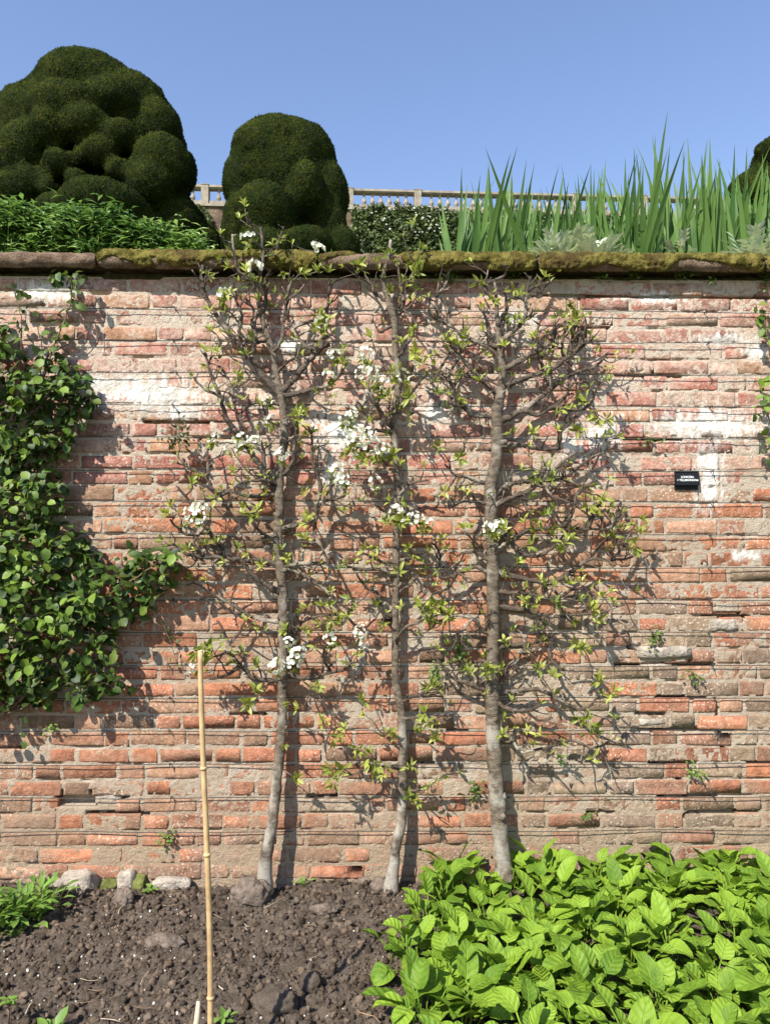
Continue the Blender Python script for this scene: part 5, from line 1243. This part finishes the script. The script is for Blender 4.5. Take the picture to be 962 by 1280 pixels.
# ================================================================== YEWS
def yew(label, lobes, y, seed, base_px, extra_n, front=1.0, voxel=0.07, dens=1500):
    rs = np.random.RandomState(seed); K = scale_at(y)
    c = PX(base_px, 305, -y); zb = float(hill(np.array([y]))[0])
    t = thing('yew_tree', (c.x, y, zb), label, 'tree', 'clipped cloud shaped yews')
    import bmesh
    bm = bmesh.new()
    def blob(ctr, r):
        Mx = Matrix.Translation(ctr) @ Matrix.Diagonal((*r, 1)); bmesh.ops.create_icosphere(bm, subdivisions=3, radius=1.0, matrix=Mx)
    big = []
    for (px, py, rx, ry, dy) in lobes:
        p = PX(px, py, -(y + dy)); k2 = scale_at(y + dy)
        r = (rx * k2 * 0.93, (rx + ry) * 0.46 * K, ry * k2 * 0.97)
        blob(p, r); big.append((p, r))
    for _ in range(extra_n):
        p, r = big[rs.randint(len(big))]
        th = rs.uniform(-math.pi, 0.0); ph = rs.uniform(-0.3, 1.2)
        d = Vector((math.cos(th) * math.cos(ph), math.sin(th) * math.cos(ph), math.sin(ph)))
        q = p + Vector((d.x * r[0], d.y * r[1], d.z * r[2])) * 0.86; s = rs.uniform(0.22, 0.5)
        blob(q, (s * 1.15, s, s * 0.9))
    me = bpy.data.meshes.new('crown_src'); bm.to_mesh(me); bm.free()
    o = bpy.data.objects.new('crown_src', me); COL.objects.link(o)
    md = o.modifiers.new('r', 'REMESH'); md.mode = 'VOXEL'; md.voxel_size = voxel; md.use_smooth_shade = True
    md2 = o.modifiers.new('s', 'SMOOTH'); md2.iterations = 5; md2.factor = 0.5
    dg = bpy.context.evaluated_depsgraph_get(); ev = bpy.data.meshes.new_from_object(o.evaluated_get(dg))
    bpy.data.objects.remove(o); ev.name = 'crown'
    n = len(ev.vertices); co_ = np.empty(n * 3); ev.vertices.foreach_get('co', co_); co_ = co_.reshape(-1, 3)
    no = np.empty(n * 3); ev.vertices.foreach_get('normal', no); no = no.reshape(-1, 3)
    dsp = (fbm2(co_[:, 0] * 2.2 + co_[:, 1], co_[:, 2] * 2.2 - co_[:, 1], 4, seed) - 0.5) * 0.10 + (fbm2(co_[:, 0] * 9 + co_[:, 1] * 5, co_[:, 2] * 9, 2, seed + 3) - 0.5) * 0.03
    co_ = co_ + no * dsp[:, None]; ev.vertices.foreach_set('co', co_.ravel()); ev.materials.clear(); ev.materials.append(M['yewbody']); ev.update()
    crown = put('crown', ev, t)
    # fine clipped shoots all over the shell
    ev.calc_loop_triangles(); nt_ = len(ev.loop_triangles); ti = np.empty(nt_ * 3, np.int32); ev.loop_triangles.foreach_get('vertices', ti); ti = ti.reshape(-1, 3)
    A, B, Cc = co_[ti[:, 0]], co_[ti[:, 1]], co_[ti[:, 2]]; nn = np.cross(B - A, Cc - A); ar = np.linalg.norm(nn, axis=1) * 0.5; nn /= (2 * ar[:, None] + 1e-12)
    vis = (nn[:, 1] < 0.45) & (ar > 0)
    pr = np.where(vis, ar, 0); N = int(pr.sum() * dens); pick = rs.choice(nt_, N, p=pr / pr.sum())
    u = rs.rand(N, 1); v = rs.rand(N, 1); fl = (u + v) > 1; u = np.where(fl, 1 - u, u); v = np.where(fl, 1 - v, v)
    P = A[pick] + (B - A)[pick] * u + (Cc - A)[pick] * v; Nn = nn[pick] + rs.normal(0, 0.45, (N, 3)); Nn /= np.linalg.norm(Nn, axis=1)[:, None]
    S = np.cross(Nn, rs.normal(size=(N, 3))); S /= np.linalg.norm(S, axis=1)[:, None]
    L = rs.uniform(0.022, 0.05, (N, 1)); W = rs.uniform(0.010, 0.019, (N, 1))
    n0 = nn[pick]; up_ = np.array([[0, 0, 1.0]]) + rs.normal(0, 0.6, (N, 3)); up_ = up_ - n0 * (up_ * n0).sum(1)[:, None]; up_ /= np.linalg.norm(up_, axis=1)[:, None] + 1e-9
    S = np.cross(n0, up_); ax = up_ + n0 * rs.uniform(0.15, 0.8, (N, 1))
    V = np.stack([P - S * W + n0 * 0.004, P + S * W + n0 * 0.004, P + ax * L], 1).reshape(-1, 3)
    tn = rs.uniform(0.75, 1.3, (N, 1)); young = (rs.rand(N, 1) < 0.22)
    cl = np.where(young, tn * np.array([[1.9, 1.35, 0.9]]), tn * np.array([[1.0, 1.0, 1.0]]))
    s = put('shoots', np_mesh('shoots', V, np.arange(N * 3).reshape(-1, 3), M['yew'], smooth=False, col=np.repeat(cl, 3, 0)), crown); s['kind'] = 'stuff'
    mb = MB(); tube(mb, [Vector((c.x, y, zb - 0.3)), Vector((c.x, y, zb + 1.0)), Vector((c.x + 0.1, y, zb + 2.5))], [0.4, 0.3, 0.2], 10, jit=0.1); mb.build('trunk', M['bark'], t)
yew('largest lumpy clipped yew towering at the left above the wall',
    [(115, 205, 110, 128, 0.7), (52, 200, 72, 96, 0.4), (174, 196, 64, 94, 0.3), (120, 300, 150, 74, 0.5), (110, 118, 72, 52, 0.0), (162, 140, 54, 50, 0.0), (45, 160, 46, 56, -0.1), (88, 140, 56, 34, -0.8), (140, 128, 40, 30, -0.6),
     (30, 200, 36, 48, -0.8), (68, 165, 30, 30, -1.0), (108, 160, 36, 26, -1.05), (150, 172, 26, 22, -1.0), (205, 212, 42, 44, -0.85), (190, 235, 34, 30, -1.1), (222, 285, 40, 40, -0.6), (250, 315, 36, 34, -0.4), (128, 262, 64, 36, -2.0), (80, 268, 42, 26, -1.8), (165, 285, 36, 34, -1.8),
     (72, 205, 20, 18, -1.15), (125, 190, 24, 18, -1.15), (97, 226, 17, 15, -1.2), (40, 228, 24, 20, -1.1), (15, 245, 34, 28, -1.1), (150, 215, 20, 16, -1.15), (60, 235, 14, 13, -1.25), (100, 195, 12, 13, -1.1), (196, 168, 34, 46, -0.2), (0, 245, 50, 72, 0.1)], 10.7, 3, 118, 0)
yew('medium dome shaped yew with folded flanks right of the biggest one',
    [(358, 230, 72, 82, 0.3), (362, 300, 82, 78, 0.3), (344, 192, 60, 46, 0.0), (374, 196, 50, 44, 0.0), (392, 222, 34, 48, 0.1), (308, 228, 30, 48, 0.0), (332, 272, 42, 46, -0.95), (384, 238, 24, 38, -0.75), (408, 290, 30, 44, -0.3), (386, 306, 34, 24, -1.1), (302, 290, 28, 48, -0.3), (412, 250, 26, 48, 0.0), (428, 312, 24, 30, -0.5), (328, 318, 50, 28, -1.15)], 10.2, 5, 366, 0)
yew('yew showing only its dark flank at the far right above the irises', [(1005, 250, 78, 96, 0.3), (980, 215, 44, 50, -0.2), (1010, 190, 50, 40, 0.1), (960, 270, 36, 60, 0.0), (1000, 320, 90, 70, 0.3)], 10.4, 9, 1000, 10)

# ================================================================== UPPER TERRACE WALL AND BALUSTRADE
YB = 31.5
zt = PX(481, 237, -YB).z; zb_ = PX(481, 257, -YB).z; H = zt - zb_
tw_ = thing('terrace_wall', (0, YB + 0.3, zb_ - 6), 'distant weathered retaining wall below the stone balustrade', 'wall')
RZ = Matrix.Translation((0, YB, 0)) @ Matrix.Rotation(R(2.2), 4, 'Z')
mb = MB(); box(mb, -48, 48, 0.0, 1.2, zb_ - 7.5, zb_ - 0.25); mb.v = [RZ @ Vector(p) for p in mb.v]
far_brick = simple('far_old_brick', (0.15, 0.11, 0.075), 0.95, 2.2, 0.5, 0.05, 0.1, bscale=8); mb.build('wall_face', far_brick, tw_, smooth=False)
mb = MB(); box(mb, -48, 48, -0.10, 1.25, zb_ - 0.249, zb_ - 0.12); mb.v = [RZ @ Vector(p) for p in mb.v]; mb.build('string_course', M['bal'], tw_, smooth=False)
bt = thing('balustrade', (0, YB + 0.2, zb_ - 0.12), 'long stone balustrade of turned balusters on the distant upper terrace', 'balustrade')
mb = MB(); box(mb, -48, 48, -0.02, 0.34, zb_ - 0.119, zb_ + 0.03); mb.v = [RZ @ Vector(p) for p in mb.v]; mb.build('plinth', M['bal'], bt, smooth=False)
mb = MB(); box(mb, -48, 48, -0.06, 0.38, zt - 0.10, zt); box(mb, -48, 48, -0.02, 0.34, zt - 0.145, zt - 0.101); mb.v = [RZ @ Vector(p) for p in mb.v]; mb.build('handrail', M['bal'], bt, smooth=False)
hb = (zt - 0.146) - (zb_ + 0.031)
mb = MB(); pr = [(0, .085), (.06, .085), (.07, .05), (.14, .06), (.26, .115), (.36, .12), (.48, .085), (.62, .052), (.78, .045), (.84, .065), (.90, .05), (.93, .085), (1, .085)]
tube(mb, [(0, 0.16, u * hb) for u, r in pr], [r for u, r in pr], 10); bal_me = mb.mesh('baluster', M['bal'])
mb = MB(); box(mb, -0.17, 0.17, -0.09, 0.42, 0, H + 0.12); box(mb, -0.19, 0.19, -0.11, 0.44, H + 0.121, H + 0.155); pier_me = mb.mesh('pier', M['bal'], smooth=False)
piers = [PX(p, 250, -YB).x for p in (-65, 22, 108, 178, 258, 437, 522, 637, 722, 808, 893, 978)]; piers.append((piers[4] + piers[5]) / 2)
for x in piers:
    o = put('pier', pier_me, bt, RZ @ Matrix.Translation((x, 0, zb_ - 0.12)))
x = -33.0; nb = 0
while x < 33.0:
    if all(abs(x - p) > 0.30 for p in piers): put('baluster', bal_me, bt, RZ @ Matrix.Translation((x, 0, zb_ + 0.031)))
    x += 0.405
def wallshrub(x0, x1, topz, n, seed, label, flowers, botz):
    rs = np.random.RandomState(seed)
    t = thing('wall_shrub', ((x0 + x1) / 2, YB - 0.3, botz), label, 'shrub', None)
    X_ = rs.uniform(x0, x1, n); Zr = rs.rand(n); Z_ = botz + (topz - botz) * Zr * (0.80 + 0.4 * fbm2(X_ * 1.3, X_ * 0 + seed, 3, seed)); 
    Y_ = YB + X_ * math.tan(R(2.2)) - 0.05 - rs.rand(n) * (0.25 + 0.9 * fbm2(X_ * 1.1, Z_ * 1.1, 3, seed + 2))
    Z_ = np.minimum(Z_, topz - 0.1 * rs.rand(n)); P = np.stack([X_, Y_, Z_], -1); N_ = rs.normal(size=(n, 3)); N_[:, 1] -= 0.8; N_[:, 2] += 0.6; N_ /= np.linalg.norm(N_, axis=1)[:, None]
    S = np.cross(N_, rs.normal(size=(n, 3))); S /= np.linalg.norm(S, axis=1)[:, None]; U = np.cross(N_, S); L = rs.uniform(0.06, 0.14, (n, 1))
    V = np.stack([P - S * L * .5, P + U * L, P + S * L * .5, P - U * L], 1).reshape(-1, 3)
    c = np.repeat(rs.uniform(0.5, 1.6, (n, 1)) * np.array([[1, 1, 1.]]), 4, 0)
    o = put('foliage', np_mesh('foliage', V, np.arange(n * 4).reshape(-1, 4), M['farleaf'], smooth=False, col=c), t); o['kind'] = 'stuff'
    if flowers:
        m = flowers; X_ = rs.uniform(x0 * 0.7 + x1 * 0.3, x1 * 0.8 + x0 * 0.2, m) ; Z_ = botz + (topz - botz) * rs.uniform(0.45, 0.95, m); P = np.stack([X_, YB + X_ * math.tan(R(2.2)) - 0.95 - 0.25 * rs.rand(m), Z_], -1)
        s = rs.uniform(0.035, 0.075, (m, 1)); e = np.array([[1, 0, 0]]); u = np.array([[0, -.3, 1]])
        V = np.stack([P - e * s, P + u * s * .7, P + e * s, P - u * s * .7], 1).reshape(-1, 3)
        o = put('blossom', np_mesh('blossom', V, np.arange(m * 4).reshape(-1, 4), M['petal'], smooth=False), t); o['kind'] = 'stuff'
xa, xb, xc, xd, xe = [PX(p, 280, -YB).x for p in (440, 492, 558, 760, 1010)]
tz = PX(500, 262, -YB).z; bz = PX(500, 335, -YB).z
wallshrub(xa, xb + 0.6, tz, 5200, 1, 'dark shrub on the distant terrace wall just right of the middle yew', 10, bz)
wallshrub(xb, xc + 0.5, tz, 5200, 2, 'white flowering climber on the distant terrace wall left of the irises', 28, bz)
wallshrub(xc, xd, tz - 0.2, 9000, 3, 'green climber on the distant terrace wall behind the irises', 15, bz)
xg, xh = [PX(p, 280, -YB).x for p in (205, 268)]
wallshrub(xg, xh, PX(250, 268, -YB).z, 2500, 5, 'thin climber on the distant terrace wall between the two yews', 0, bz)
wallshrub(xd, xe, tz - 0.2, 8000, 4, 'climber on the distant terrace wall toward the right yew', 0, bz)
